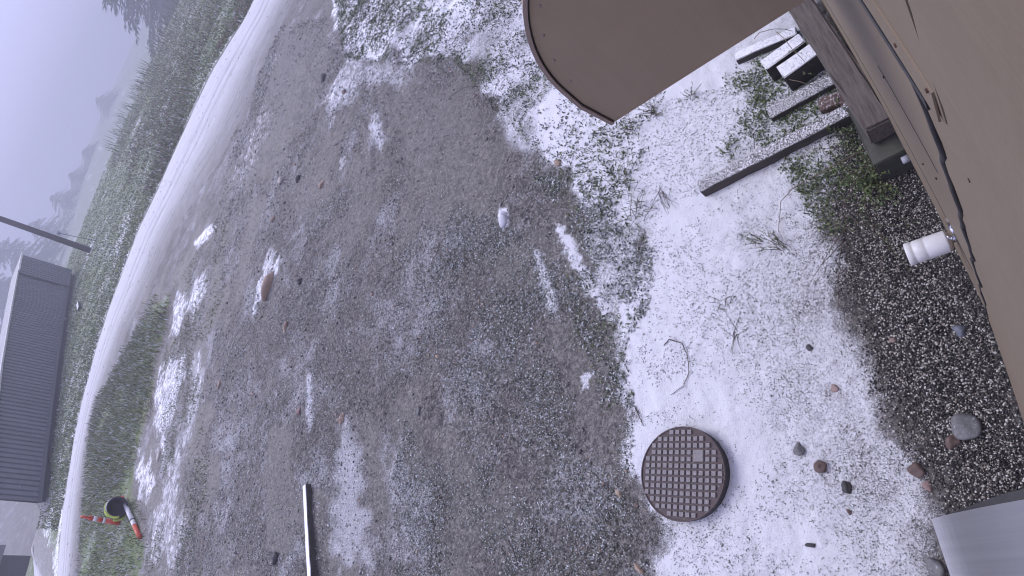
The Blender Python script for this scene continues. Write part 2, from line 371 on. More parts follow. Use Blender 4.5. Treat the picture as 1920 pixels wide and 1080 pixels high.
def fields(x, y):
    d = np.hypot(x, y); az = np.degrees(np.arctan2(x, y))
    snow = np.zeros(x.shape)
    sm = soft(SNOW_MAIN, x, y, .16, .16, 4, 3)
    thin = sstep(0.9, -0.2, x)                   # thinner dust to the left of the cover and towards the wall
    gsd = sdist(GRAVEL, x, y); sm_amt = 0.685 + 0.245 * sstep(-.30, -1.15, gsd + .35 * (fbm(x * 2, y * 2, 43) - .5)) - 0.10 * thin * sstep(-.2, -1.4, gsd) + 0.26 * (fbm(x * 3, y * 3, 41) - .5)
    snow = np.maximum(snow, sm * sm_amt)
    snow = np.maximum(snow, soft(SNOW_TOP, x, y, .18, .22, 2.5, 5) * (0.64 + 0.55 * (fbm(x * 2.2, y * 2.2, 8) - .45)))
    for i, (pg, a, w_, ns) in enumerate(RIDGES):
        snow = np.maximum(snow, a * soft(pg, x, y, w_, ns, 1.2 / max(ns, .05), 20 + i))
    snow = np.maximum(snow, 0.66 * soft(EDGE_SNOW, x, y, .10, .10, 5, 12))
    gravel = soft(GRAVEL, x, y, .14, .08, 6, 11)
    snow = snow * sstep(.52, -.14, gsd + .2 * (fbm(x * 4, y * 4, 9) - .5))
    gravel = np.maximum(gravel * .6, sstep(-.18, .26, gsd + .12 * (fbm(x * 5, y * 5, 10) - .5)))
    road_d = sdist(ROAD, x, y)
    beyond = (y * 1.0 > 0) & (d > 13)
    # verge and field beyond the road, weeds strip this side
    inner = sstep(0, 3, -road_d)
    over = np.zeros(x.shape)
    rl = ROAD[:len(ROAD_L)]; raz = np.degrees(np.arctan2(rl[:, 0], rl[:, 1])); rd = np.hypot(rl[:, 0], rl[:, 1])
    o_ = np.argsort(raz); edge = np.interp(az, raz[o_], rd[o_])
    over = sstep(-.3, .5, d - edge)
    grass = over
    grass = np.maximum(grass, soft(WEEDS, x, y, .35, .35, 1.2, 31) * 0.9)
    grass = np.maximum(grass, sstep(-20, -60, az) * sstep(6, 10, d)); grass = np.where(y < -1.5, 0.6, grass)
    dip = sstep(10, 6, az) * sstep(27, 33, d); grass = grass * (1 - .75 * dip)
    patch = fbm(x * .35, y * .35, 51); p2 = fbm(x * 1.3, y * 1.3, 53)
    snow = np.maximum(snow, over * (0.30 + 0.9 * (patch - .5) + .5 * (p2 - .5)))
    snow = np.maximum(snow, over * sstep(-.1, .2, d - edge) * sstep(1.6, .4, d - edge) * .8)      # bank of snow on the road's edge
    snow = np.maximum(snow, over * sstep(75, 110, d) * .42) * (1 - .6 * dip)
    wet = np.zeros(x.shape)
    for i, pg in enumerate(DRIVE_SMOOTH): wet = np.maximum(wet, soft(pg, x, y, .22, .25, 2.2, 61 + i))
    wet = np.maximum(wet, sstep(.52, .66, fbm(x * 1.1, y * 1.1, 71)) * .9) * (1 - gravel) * (1 - sstep(.3, .6, snow))
    frost = .36 + .75 * (fbm(x * 1.6, y * 1.6, 81) - .5) + .45 * (fbm(x * 6, y * 6, 83) - .5) + .04 * sstep(3.5, 9, d)
    frost = np.clip(frost, 0, .75) * (1 - .6 * wet) * (1 - gravel)
    far = sstep(5, 17, d)
    return dict(snow=np.clip(snow, 0, 1.2), gravel=gravel, grass=grass, wet=wet, frost=frost, far=far)
def relief(x, y, f):
    d = np.hypot(x, y); z = terrain(x, y)
    k = (1 - .4 * f['wet']) * (1 - .6 * f['gravel']) * (1 - .5 * np.clip(f['snow'], 0, 1)) * (1 + 1.6 * soft(CHURN, x, y, .5, .5, 1, 13))
    z = z + k * (0.034 * (fbm(x * 3.2, y * 3.2, 91) - .5) + 0.036 * (fbm(x * 13, y * 13, 93, 4) - .5))
    z = z + .11 * soft(CHURN, x, y, .5, .5, 1, 13) * (fbm(x * 2.6, y * 2.6, 92) - .5)
    z = z + 0.030 * (fbm(x * .7, y * .7, 95) - .5) * sstep(1.5, 3, d)
    z = z + 0.014 * np.clip(f['snow'], 0, 1)
    z = z + f['grass'] * .12 * (fbm(x * 1.1, y * 1.1, 97) - .4)
    return z

def build_ground():
    phi = np.concatenate([np.arange(0.0, 66, .20), np.arange(66, 84, .09), np.arange(84, 89.35, .05)])
    rr = CAM_H * np.tan(np.radians(phi)); rr[0] = 0.004
    rr = np.concatenate([rr, np.geomspace(rr[-1] * 1.03, 420, 16)])
    az = np.radians(np.concatenate([np.arange(-24, 100, .25), np.arange(100, 336, 4.0)]))
    Rr, Az = np.meshgrid(rr, az, indexing='ij')
    x = (Rr * np.sin(Az)).ravel(); y = (Rr * np.cos(Az)).ravel()
    f = fields(x, y); z = relief(x, y, f)
    nr, na = Rr.shape; i = np.arange(nr - 1)[:, None]; j = np.arange(na)[None, :]; j2 = (j + 1) % na
    F = np.stack([i * na + j, (i + 1) * na + j, (i + 1) * na + j2, i * na + j2], -1).reshape(-1, 4)[:, ::-1]
    V = np.stack([x, y, z], 1)
    o = mesh('ground', V, F, ground_material(), smooth=True, attrs=f)
    return tag(o, kind='structure')
ground = build_ground()
def gz(x, y):
    x = np.atleast_1d(np.asarray(x, float)); y = np.atleast_1d(np.asarray(y, float)); return relief(x, y, fields(x, y))
def on(px, py):
    p = at(px, py); return Vector((p.x, p.y, float(gz(p.x, p.y)[0])))

# ------------------------------------------------------------------ roads
def road_mat(name, wet_side):
    m, n, l, b = new_mat(name)
    P = pos(n)
    a = n.new('ShaderNodeAttribute'); a.attribute_name = 'across'; v = a.outputs['Fac']
    x1 = noise(n, l, P, 3.0, 6, 0.7).outputs['Fac']; x2 = noise(n, l, P, 25, 5, 0.7).outputs['Fac']
    al = n.new('ShaderNodeAttribute'); al.attribute_name = 'along'
    cx = n.new('ShaderNodeCombineXYZ'); l.new(math_(n, l, 'MULTIPLY', v, 30.0), cx.inputs[0]); l.new(math_(n, l, 'MULTIPLY', al.outputs['Fac'], .55), cx.inputs[1])
    stk = noise(n, l, cx.outputs[0], 1.0, 5, .65).outputs['Fac']
    tr = ramp(n, [(p_, (g,) * 3) for p_, g in ((0, .75), (.04, .95), (.28, .85), (.35, .80), (.38, .42), (.42, .80), (.47, .78), (.50, .40), (.54, .72), (.64, .58), (.74, .34), (.86, .10), (1, .0))])
    l.new(math_(n, l, 'ADD', v, math_(n, l, 'MULTIPLY', math_(n, l, 'SUBTRACT', x1, .5), .06)), tr.inputs[0])
    f = math_(n, l, 'ADD', math_(n, l, 'MULTIPLY', math_(n, l, 'SUBTRACT', tr.outputs[0], x2), .9), math_(n, l, 'MULTIPLY', math_(n, l, 'SUBTRACT', stk, .5), .7))
    f = math_(n, l, 'ADD', f, math_(n, l, 'MULTIPLY', math_(n, l, 'SUBTRACT', x1, .5), .5))
    f = math_(n, l, 'ADD', f, .50, clamp=True)
    base = ramp(n, [(.3, (.15, .142, .13)), (.7, (.25, .238, .222))]); l.new(x2, base.inputs[0])
    c = mixc(n, l, math_(n, l, 'MULTIPLY', f, .66), base.outputs[0], SNOW)
    vs = N(n, 'ShaderNodeTexVoronoi', Scale=3.2); l.new(P, vs.inputs['Vector']); hs_ = n.new('ShaderNodeSeparateColor'); l.new(vs.outputs['Color'], hs_.inputs[0])
    spk = math_(n, l, 'MULTIPLY', math_(n, l, 'GREATER_THAN', hs_.outputs[0], .62), math_(n, l, 'LESS_THAN', vs.outputs['Distance'], .16))
    c = mixc(n, l, spk, c, (.10, .095, .09))
    l.new(c, b.inputs['Base Color']); b.inputs['Roughness'].default_value = .7
    bump(n, l, b, math_(n, l, 'ADD', x2, math_(n, l, 'MULTIPLY', stk, 1.0)), .5, .04)
    return m
def resample(pts, n):
    s = np.concatenate([[0], np.cumsum(np.hypot(*np.diff(pts, axis=0).T))]); t = np.linspace(0, s[-1], n)
    return np.stack([np.interp(t, s, pts[:, 0]), np.interp(t, s, pts[:, 1])], 1)
def strip(name, left, right, mat, n=160, m=22, lift=.035, ruts=True):
    L, Rr = resample(wp(left), n), resample(wp(right), n)
    for A_ in (L, Rr):
        for _ in range(6): A_[1:-1] = .25 * A_[:-2] + .5 * A_[1:-1] + .25 * A_[2:]
    t = np.linspace(0, 1, m)[None, :, None]
    G = L[:, None] * (1 - t) + Rr[:, None] * t
    x, y = G[..., 0].ravel(), G[..., 1].ravel(); tt = np.tile(np.linspace(0, 1, m), n)
    z = gz(x, y) * .0 + terrain(x, y) + .03 * (fbm(x * .7, y * .7, 95) - .5)
    e = np.minimum(tt, 1 - tt)
    z = z + lift * sstep(0, .1, e) - .06 * (1 - sstep(0, .06, e)) + .05
    if ruts: z = z - .03 * .55 * (np.exp(-((tt - .37) / .04) ** 2) + np.exp(-((tt - .51) / .04) ** 2)) + .012 * (fbm(x * 4, y * 4, 99) - .5)
    i = np.arange(n - 1)[:, None]; j = np.arange(m - 1)[None, :]
    F = np.stack([i * m + j, i * m + j + 1, (i + 1) * m + j + 1, (i + 1) * m + j], -1).reshape(-1, 4)
    return tag(mesh(name, np.stack([x, y, z], 1), F, mat, smooth=True, attrs={'across': tt, 'along': np.repeat(np.concatenate([[0], np.cumsum(np.hypot(*np.diff(L, axis=0).T))]), m)}), kind='structure')
strip('road', ROAD_L, ROAD_R, road_mat('snowy gravel road', 1))
strip('side_road', [(74,925),(75,960),(76,1000),(77,1040),(77,1080),(72,1180)], [(93,925),(96,960),(99,1000),(104,1040),(109,1080),(110,1180)], road_mat('snowy side road', 0), n=40, m=14, ruts=False)

# ------------------------------------------------------------------ the building the camera hangs on
WY = -0.11
M_side = None
def siding_mat():
    m, n, l, b = new_mat('tan painted siding')
    P = pos(n)
    g = noise(n, l, mapped(n, l, P, (2.2, 1, 60)), 2.0, 6, .6).outputs['Fac']
    g2 = noise(n, l, P, 1.3, 3, .5).outputs['Fac']
    sp = noise(n, l, P, 55, 3, .6).outputs['Fac']
    st_ = noise(n, l, mapped(n, l, P, (26, 1, 1.6)), 1.0, 5, .65).outputs['Fac']
    r = ramp(n, [(.25, (.182, .141, .096)), (.75, (.245, .193, .134))]); l.new(math_(n, l, 'ADD', math_(n, l, 'MULTIPLY', g, .4), math_(n, l, 'ADD', math_(n, l, 'MULTIPLY', g2, .35), math_(n, l, 'MULTIPLY', st_, .25))), r.inputs[0])
    dr = math_(n, l, 'MULTIPLY', math_(n, l, 'SUBTRACT', st_, .60, clamp=True), 2.2, clamp=True)
    c = mixc(n, l, dr, r.outputs[0], (.115, .088, .066))
    c = mixc(n, l, math_(n, l, 'MULTIPLY', math_(n, l, 'SUBTRACT', sp, .68, clamp=True), 4.0, clamp=True), c, (.05, .038, .03))
    l.new(c, b.inputs['Base Color']); b.inputs['Roughness'].default_value = .62
    bump(n, l, b, g, .18, .003)
    return m
M_side = siding_mat()
M_dark = simple('painted shade under the floor', (.012, .011, .01), (.03, .027, .025), 9)  # near-black colour puts the shade of the underfloor void onto solid parts
M_nail = simple('rusty nail head', (.05, .025, .015), (.10, .05, .03), 40, .7)
def sheet(name, fn, nu, nv, thick, mat, parent):
    """a wall sheet: fn(u, v) -> point of the outer face; a real thickness behind it"""
    V, F = [], []
    for s in (0, 1):
        for i in range(nu + 1):
            for j in range(nv + 1):
                p = Vector(fn(i / nu, j / nv)); p.y -= s * thick; V.append(p)
    K = (nu + 1) * (nv + 1); q = lambda s, i, j: s * K + i * (nv + 1) + j
    for i in range(nu):
        for j in range(nv):
            F.append((q(0, i, j), q(0, i, j + 1), q(0, i + 1, j + 1), q(0, i + 1, j)))
            F.append((q(1, i, j), q(1, i + 1, j), q(1, i + 1, j + 1), q(1, i, j + 1)))
    for i in range(nu):
        for j in (0, nv):
            a = (q(0, i, j), q(0, i + 1, j), q(1, i + 1, j), q(1, i, j)); F.append(a if j == 0 else a[::-1])
    for j in range(nv):
        for i in (0, nu):
            a = (q(0, i, j), q(1, i, j), q(1, i, j + 1), q(0, i, j + 1)); F.append(a if i == 0 else a[::-1])
    return mesh(name, [v - parent.location for v in V], F, mat, parent)
bld = empty('utility_building', (0, -2, 0), 'tan painted timber building with warped siding sheets and a lapped seam', 'building')
# body behind the sheets
box('wall', (1.5, -2.62, 2.35), (11.0, 4.9, 4.15), M_side, bld, bev=.01)
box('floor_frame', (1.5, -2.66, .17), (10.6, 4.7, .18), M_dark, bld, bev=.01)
def f_lower(u, v):                                   # lower sheet right of the seam
    x = .62 + u * 6.0; z = .25 + v * 2.05; return (x, WY, z)
sheet('lower_sheet', f_lower, 30, 4, .03, M_side, bld)
def f_left(u, v):                                    # proud sheet left of the wavy seam, kicked out at its foot
    z = .235 + v * 3.9; foot = max(0, (2.2 - z) / 2.0) ** 1.3
    xe = .70 + .14 * max(0, 1.9 - z) / 1.6 + .012 * math.sin(z * 17) + .008 * math.sin(z * 41 + 1) if z < 2.33 else .582
    x = xe - (1 - u) * (xe + 4.0)
    q = max(0, min(1, (xe - x) / .45))
    y = WY + .006 + .046 * foot * q + .002 * math.sin(z * 23) * (1 - q)
    return (x, y, z)
sheet('left_sheet', f_left, 60, 70, .02, M_side, bld)
def f_upper(u, v):                                   # upper sheet lapped over the lower one
    x = .585 + u * 6.0; z = 2.335 + v * 1.9
    if u == 0: z += .02
    return (x, WY + .0063, z)
sheet('upper_sheet', f_upper, 40, 4, .022, M_side, bld)
def f_flash(u, v):
    x = .60 + u * 6; z = 2.345 + v * .085; return (x, WY + .0105 + .0025 * (1 - v), z)
sheet('lap_strip', f_flash, 20, 1, .004, M_side, bld)
M_gap = simple('black joint shadow', (.012, .01, .016), (.02, .018, .02), 30, .5)  # black colour stands in for the shade in open joints
sheet('seam_shadow', lambda u, v: (.66 + u * 6.0, WY + .0135 + .001 * math.sin(u * 40), 2.30 + v * .035), 60, 1, .016, M_gap, bld)  # raised black strip drawn where the lap only throws a shadow line
def seam_x(z): return .70 + .14 * max(0, 1.9 - z) / 1.6 + .012 * math.sin(z * 17) + .008 * math.sin(z * 41 + 1)
tube('seam_shadow', [(seam_x(z) + .010 * max(0, min(1, (z - .3) / 1.2)), WY + .006, z) for z in np.linspace(.26, 2.31, 60)], [.003 + .0055 * min(1, k / 40) for k in range(60)], M_gap, bld, 8)  # black bead follows the seam as its painted shadow line
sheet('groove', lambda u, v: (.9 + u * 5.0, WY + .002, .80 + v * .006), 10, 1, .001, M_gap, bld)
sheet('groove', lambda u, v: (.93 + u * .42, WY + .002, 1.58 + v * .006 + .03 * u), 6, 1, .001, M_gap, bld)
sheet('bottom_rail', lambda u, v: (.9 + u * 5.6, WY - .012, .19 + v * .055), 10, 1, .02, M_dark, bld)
for x, z, y in ((.75, 2.39, .0125), (.615, 2.42, .0125), (.53, 2.25, .007), (1.31, 1.60, .003), (1.22, 1.15, .003), (1.0, 1.42, .003), (.30, 2.0, .012), (.12, 2.62, .007)):
    V, F = tube_geo([(x, WY + y - .004, z), (x, WY + y + .002, z)], .0042, 8)
    mesh('nail', [v - bld.location for v in V], F, M_nail, bld)
M_roof = simple('dark roof felt', (.05, .045, .045), (.09, .085, .085), 6, .8, snow=.6)
box('roof', (1.5, -2.9, 4.56), (11.8, 5.3, .25), M_roof, bld, bev=.02)

# timber skid and its block
M_skid = simple('weathered skid timber', (.062, .051, .045), (.15, .125, .108), 5, .8, (1.2, 9, 9), .5, .01)
M_conc = simple('damp mossy concrete', (.045, .045, .035), (.085, .085, .07), 12, .75, bmp=.3)
blk = box('concrete_block', (2.09, -.045, .105), (.44, .21, .23), M_conc, None, bev=.008, rough=.0015, seed=3)
tag(blk, 'damp dark concrete block under the end of the timber skid', 'block')
skid = box('timber_skid', (3.05, .005, .315), (2.15, .155, .165), M_skid, None, rz=R(3.2), bev=.014, rough=.003, seed=31)
tag(skid, 'long weathered dark timber skid lying along the wall foot', 'timber')

# quarter-round vent hood on the wall
def hood_mat():
    m, n, l, b = new_mat('brown painted sheet metal'); P = pos(n)
    a = noise(n, l, P, 3.0, 4, .6).outputs['Fac']; st_ = noise(n, l, mapped(n, l, P, (1, 22, 1.5)), 1.0, 5, .6).outputs['Fac']; sp = noise(n, l, P, 90, 3, .6).outputs['Fac']
    r = ramp(n, [(.3, (.325, .253, .176)), (.7, (.39, .308, .216))]); l.new(math_(n, l, 'ADD', math_(n, l, 'MULTIPLY', a, .6), math_(n, l, 'MULTIPLY', st_, .4)), r.inputs[0])
    c = mixc(n, l, math_(n, l, 'MULTIPLY', math_(n, l, 'SUBTRACT', st_, .58, clamp=True), 2.0, clamp=True), r.outputs[0], (.20, .155, .115))
    c = mixc(n, l, math_(n, l, 'MULTIPLY', math_(n, l, 'SUBTRACT', sp, .70, clamp=True), 5.0, clamp=True), c, (.12, .09, .07))
    l.new(c, b.inputs['Base Color']); b.inputs['Roughness'].default_value = .48; bump(n, l, b, a, .10, .01); return m
M_hood = hood_mat()
M_hoodlip = simple('brown hood lip paint', (.31, .24, .20), (.34, .265, .22), 30, .45, bmp=.05)
HX, HW = 1.27, 1.05
def hood_profile(off=0.0, n=26):
    p = [(.62 + off, CAM_H - 1.20)]
    p.append((.645 + off, CAM_H - 1.07))
    for k in range(n + 1):
        a = math.pi / 2 * k / n; p.append((.2 + (.443 + off) * math.cos(a), CAM_H - 1.0 + (.443 + off) * math.sin(a)))
    p.append((WY + .03, CAM_H - .557 + off)); return p
hood = empty('vent_hood', (HX, WY, CAM_H - 1.2), 'brown quarter-round metal vent hood projecting from the wall, seen side on', 'vent hood')
def plate(name, prof, x0, x1, mat, parent):
    n = len(prof); V = [(x0, y, z) for y, z in prof] + [(x1, y, z) for y, z in prof]
    F = [tuple(range(n - 1, -1, -1)), tuple(range(n, 2 * n))] + [(i, (i + 1) % n, n + (i + 1) % n, n + i) for i in range(n)]
    return mesh(name, [Vector(v) - parent.location for v in V], F, mat, parent)
pr = hood_profile(-.012) + [(WY + .03, CAM_H - 1.20)]
plate('side_plate', pr, HX, HX + .004, M_hood, hood)
plate('side_plate', pr, HX + HW, HX + HW + .004, M_hood, hood)
def band(name, po, pi_, x0, x1, mat, parent):
    n = len(po); V = [(x, y, z) for x in (x0, x1) for pr_ in (po, pi_) for y, z in pr_]; F = []
    q = lambda s, k, i: s * 2 * n + k * n + i
    for i in range(n - 1):
        F += [(q(0, 0, i), q(1, 0, i), q(1, 0, i + 1), q(0, 0, i + 1)), (q(0, 1, i), q(0, 1, i + 1), q(1, 1, i + 1), q(1, 1, i)),
              (q(0, 0, i), q(0, 0, i + 1), q(0, 1, i + 1), q(0, 1, i)), (q(1, 0, i), q(1, 1, i), q(1, 1, i + 1), q(1, 0, i + 1))]
    for i in (0, n - 1):
        f = (q(0, 0, i), q(0, 1, i), q(1, 1, i), q(1, 0, i)); F.append(f if i == 0 else f[::-1])
    return mesh(name, [Vector(v) - parent.location for v in V], F, mat, parent)
band('curved_top', hood_profile(.004), hood_profile(-.0075), HX - .008, HX + HW + .012, M_hoodlip, hood)
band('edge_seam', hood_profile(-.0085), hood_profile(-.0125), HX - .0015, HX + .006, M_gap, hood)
for k in range(7):
    a = math.pi / 2 * (k + .3) / 7; y_, z_ = .2 + .405 * math.cos(a), CAM_H - 1.0 + .405 * math.sin(a)
    tube('rivet', [(HX + .001, y_, z_), (HX - .0025, y_, z_)], [.006, .004], M_hoodlip, hood, 10)
box('bottom_hem', (HX + .002, .27, CAM_H - 1.198), (.008, .70, .006), M_hood, hood, bev=.001)

# brushed steel pipe close under the camera
def brushed():
    m, n, l, b = new_mat('brushed steel')
    g = noise(n, l, mapped(n, l, pos(n), (600, 8, 8)), 1.0, 4, .6).outputs['Fac']
    r = ramp(n, [(.3, (.80, .80, .82)), (.7, (.90, .90, .92))]); l.new(g, r.inputs[0]); l.new(r.outputs[0], b.inputs['Base Color'])
    b.inputs['Metallic'].default_value = 1.0; b.inputs['Roughness'].default_value = .42
    return m
M_steel = brushed()
M_black = simple('black rubber and riser shade', (.02, .02, .021), (.035, .034, .036), 40, .6)
PY, PD, PR = -.041, .30, .08
pipe = empty('steel_pipe', (0, PY, CAM_H - PD), 'brushed steel pipe with a black inner sleeve beside the wall, open end up close', 'pipe')
fr = Matrix.Translation((0, PY, CAM_H - PD)) @ Matrix.Rotation(R(-90), 4, 'Y')
lathe('tube', [(PR - .003, -.0075), (PR, -.008), (PR, .9), (PR - .003, .9)], fr, M_steel, pipe, 96)
V, F = [], []
for s, (rad) in enumerate((PR - .0035, PR - .0055)):
    for k in range(64):
        a = 2 * math.pi * k / 64; yy, zz = rad * math.cos(a), rad * math.sin(a)
        for xx in (-.85, .0083 + .0030 * sstep(.98, .55, math.cos(a)) * (1 if zz > 0 else .2)): V.append((xx, yy, zz))
q = lambda s, k, e: s * 128 + (k % 64) * 2 + e
for k in range(64):
    F += [(q(0, k, 0), q(0, k + 1, 0), q(0, k + 1, 1), q(0, k, 1)), (q(1, k, 0), q(1, k, 1), q(1, k + 1, 1), q(1, k + 1, 0)), (q(0, k, 1), q(0, k + 1, 1), q(1, k + 1, 1), q(1, k, 1))]
mesh('inner_sleeve', V, F, M_black, pipe, smooth=False)
box('wall_bracket', (-.35, -.105, CAM_H - PD), (.05, .05, .10), M_steel, pipe, bev=.003)

# white tube fixture on a chrome arm
M_white = simple('white plastic', (.66, .65, .64), (.72, .71, .70), 20, .4, bmp=.03)
M_chrome = simple('chrome', (.75, .75, .77), (.8, .8, .82), 20, .12, bmp=0, metal=1.0)
tz = CAM_H - 2.55; tx = .421 * 2.55
fix = empty('wall_fixture', (tx, -.08, tz), 'white ribbed plastic tube on a chrome arm sticking out from the siding', 'fixture')
fr = Matrix.Translation((tx, -.085, tz)) @ Matrix.Rotation(R(-90), 4, 'X') @ Matrix.Rotation(R(3), 4, 'Y')
lathe('tube', [(.0, .008), (.046, .008), (.047, .012), (.047, .088), (.0455, .091), (.0475, .094), (.0475, .134), (.044, .137), (.049, .142), (.049, .162), (.046, .166), (.030, .167), (.0, .167)], fr, M_white, fix, 40)
lathe('chrome_cap', [(.0, -.022), (.013, -.022), (.015, -.012), (.028, -.008), (.040, .002), (.043, .009), (.040, .012), (.02, .014)], fr, M_chrome, fix, 32)
tube('chrome_arm', [(tx, -.09, tz + .002), (tx, -.115, tz + .004), (tx + .002, -.118, tz + .03), (tx + .02, -.108, tz + .06)], [.014, .014, .012, .010], M_chrome, fix, 12)
box('back_plate', (tx + .03, -.105, tz + .09), (.022, .010, .07), M_chrome, fix, bev=.003)

# capped white stub
M_red = simple('red plastic', (.35, .04, .03), (.42, .06, .04), 30, .5)
sp_ = at(1697, 290, .16)
cap = empty('pipe_stub', (sp_.x, sp_.y, .1), 'small white capped stub with a red mark at the siding foot beside the block', 'pipe stub')
fr = Matrix.Translation((sp_.x, sp_.y - .06, .14)) @ Matrix.Rotation(R(-90), 4, 'X')
lathe('stub', [(.0, .0), (.030, .0), (.030, .05), (.034, .052), (.034, .085), (.03, .088), (.0, .088)], fr, M_white, cap, 20)
box('red_mark', (sp_.x - .004, sp_.y - .0, .175), (.012, .05, .006), M_red, cap, bev=.001)

# ------------------------------------------------------------------ boards and blocks by the wall
def snowy_wood(name, c1, c2, amt):
    m, n, l, b = new_mat(name)
    g = noise(n, l, mapped(n, l, pos(n), (14, 1.5, 14)), 3, 6, .65).outputs['Fac']
    r = ramp(n, [(.3, c1), (.7, c2)]); l.new(g, r.inputs[0])
    l.new(snow_top(n, l, r.outputs[0], amt, 120.0), b.inputs['Base Color']); b.inputs['Roughness'].default_value = .8
    bump(n, l, b, g, .4, .004); return m
M_wood = snowy_wood('dark wet wood, snow on top', (.035, .03, .026), (.075, .062, .052), .545)
M_woodw = snowy_wood('dark wet wood, thick snow on top', (.03, .026, .024), (.06, .05, .045), .66)
def board(name, a, b, w_, h, mat, label, cat, z0=0.0, seed=0, over=None):
    A_, B_ = Vector(a[:2]), Vector(b[:2]); dlt = B_ - A_; c = (A_ + B_) / 2
    o = box(name, (c.x, c.y, z0 + h / 2), (dlt.length, w_, h), mat, None, rz=math.atan2(dlt.y, dlt.x), bev=.004, rough=.0012, seed=seed)
    return tag(o, label, cat)
zt = .10
board('timber_board', at(1309, 350, zt), at(1640, 178, zt), .088, .125, M_wood, 'long snow-dusted timber beam reaching from the skid into the snow', 'board', -.03, 1)
board('timber_board', at(1440, 212, .06), at(1570, 140, .06), .10, .08, M_wood, 'snowy plank half hidden by weeds, next to the long timber beam', 'board', -.02, 2)
board('timber_board', at(1378, 106, .07), at(1492, 56, .07), .075, .09, M_woodw, 'snow-covered plank nearest the vent hood', 'board', -.02, 3)
a_, b_ = at(1468, 128, .16), at(1508, 92, .16)
ang = math.atan2(b_.y - a_.y, b_.x - a_.x)
for i, (q, wd) in enumerate((((1457, 118), .10), ((1490, 132), .12))):
    p_ = at(*q, .16)
    o = box('timber_block', (p_.x + .06, p_.y - .06, .075), (.30, wd, .19), M_woodw, None, rz=R(97), bev=.005, rough=.0015, seed=5 + i)
    tag(o, ('snow-capped timber block of the pair by the skid, on the side of the vent hood', 'snow-capped timber block of the pair by the skid, with its black side showing')[i], 'timber block')
M_brick = simple('old red brick', (.075, .045, .036), (.12, .075, .06), 20, .8, snow=.46)
for i, (q, lab, s_) in enumerate((((1560, 188), 'reddish brown wood scrap under the weeds beside the skid', (.17, .10, .05)), ((1596, 196), 'dark brown wood scrap against the skid at the head of the long beam', (.11, .08, .07)))):
    p_ = at(*q, .05); o = box('wood_scrap', (p_.x, p_.y, .03), s_, M_brick, None, rz=R(80 + 20 * i), bev=.006, rough=.002, seed=9 + i); tag(o, lab, 'wood scrap')
M_snowm = simple('settled snow', (.76, .76, .80), (.82, .82, .85), 60, .8, bmp=.4)
p1, p2 = at(570, 909, .08), at(582, 1130, .08)
board('timber_lath', p1, p2, .075, .10, snowy_wood('white topped lath', (.05, .045, .042), (.09, .08, .072), .86), 'long narrow beam lying alone on the muddy drive, white with snow on top', 'beam', -.02, 12)

# ------------------------------------------------------------------ manhole cover
M_iron = simple('rusty brown iron', (.060, .042, .041), (.10, .072, .068), 30, .7, bmp=.25, bd=.002, snow=.36)
def stud_mat():
    m, n, l, b = new_mat('worn stud iron')
    x = noise(n, l, pos(n), 50, 4, .6).outputs['Fac']
    r = ramp(n, [(.3, (.17, .15, .145)), (.7, (.25, .23, .225))]); l.new(x, r.inputs[0])
    l.new(snow_top(n, l, r.outputs[0], .40, 160), b.inputs['Base Color']); b.inputs['Roughness'].default_value = .7; return m
M_stud = stud_mat()
CR, CT = .283, .085
mc = Vector((0.1758 * (CAM_H - CT), 0.51667 * (CAM_H - CT), 0))
mh = empty('manhole_cover', mc, 'round rusty brown cover with square studs, set in the snow', 'cover')
fr = Matrix.Translation(mc)
lathe('lid', [(.0, CT - .004), (CR - .009, CT - .004), (CR - .008, CT + .002), (CR - .002, CT + .002), (CR, CT - .002), (CR, CT - .012), (.0, CT - .012)], fr, M_iron, mh, 96, smooth=False)
lathe('riser', [(CR - .004, CT - .011), (CR - .004, -.06)], fr, M_black, mh, 64)  # coloured black to paint in the shaded side towards the wall
r0, r1 = at(1215, 886, CT), at(1345, 890, CT); ga = math.atan2(r1.y - r0.y, r1.x - r0.x)
bm = bmesh.new(); bmesh.ops.create_cube(bm, size=1); bmesh.ops.scale(bm, vec=(.030, .030, .010), verts=bm.verts)
for v in bm.verts:
    if v.co.z > 0: v.co.x *= .86; v.co.y *= .86
bmesh.ops.delete(bm, geom=[f for f in bm.faces if f.normal.z < -.9], context='FACES_ONLY')
stud_me = bpy.data.meshes.new('stud'); bm.to_mesh(stud_me); bm.free(); stud_me.materials.append(M_stud)
ST = .0405
for i in range(-7, 8):
    for j in range(-7, 8):
        gx, gy = (i + .25) * ST, (j + .1) * ST
        if math.hypot(gx, gy) > CR - .020 or (i in (2, 3) and j in (2, 3)): continue
        o = bpy.data.objects.new('stud', stud_me); col.objects.link(o); o.parent = mh
        o.location = (gx * math.cos(ga) - gy * math.sin(ga), gx * math.sin(ga) + gy * math.cos(ga), CT + .001); o.rotation_euler.z = ga
gx, gy = 2.75 * ST, 2.6 * ST
box('pad', (mc.x + gx * math.cos(ga) - gy * math.sin(ga), mc.y + gx * math.sin(ga) + gy * math.cos(ga), CT + .001), (.070, .070, .010), M_stud, mh, rz=ga, bev=.003)

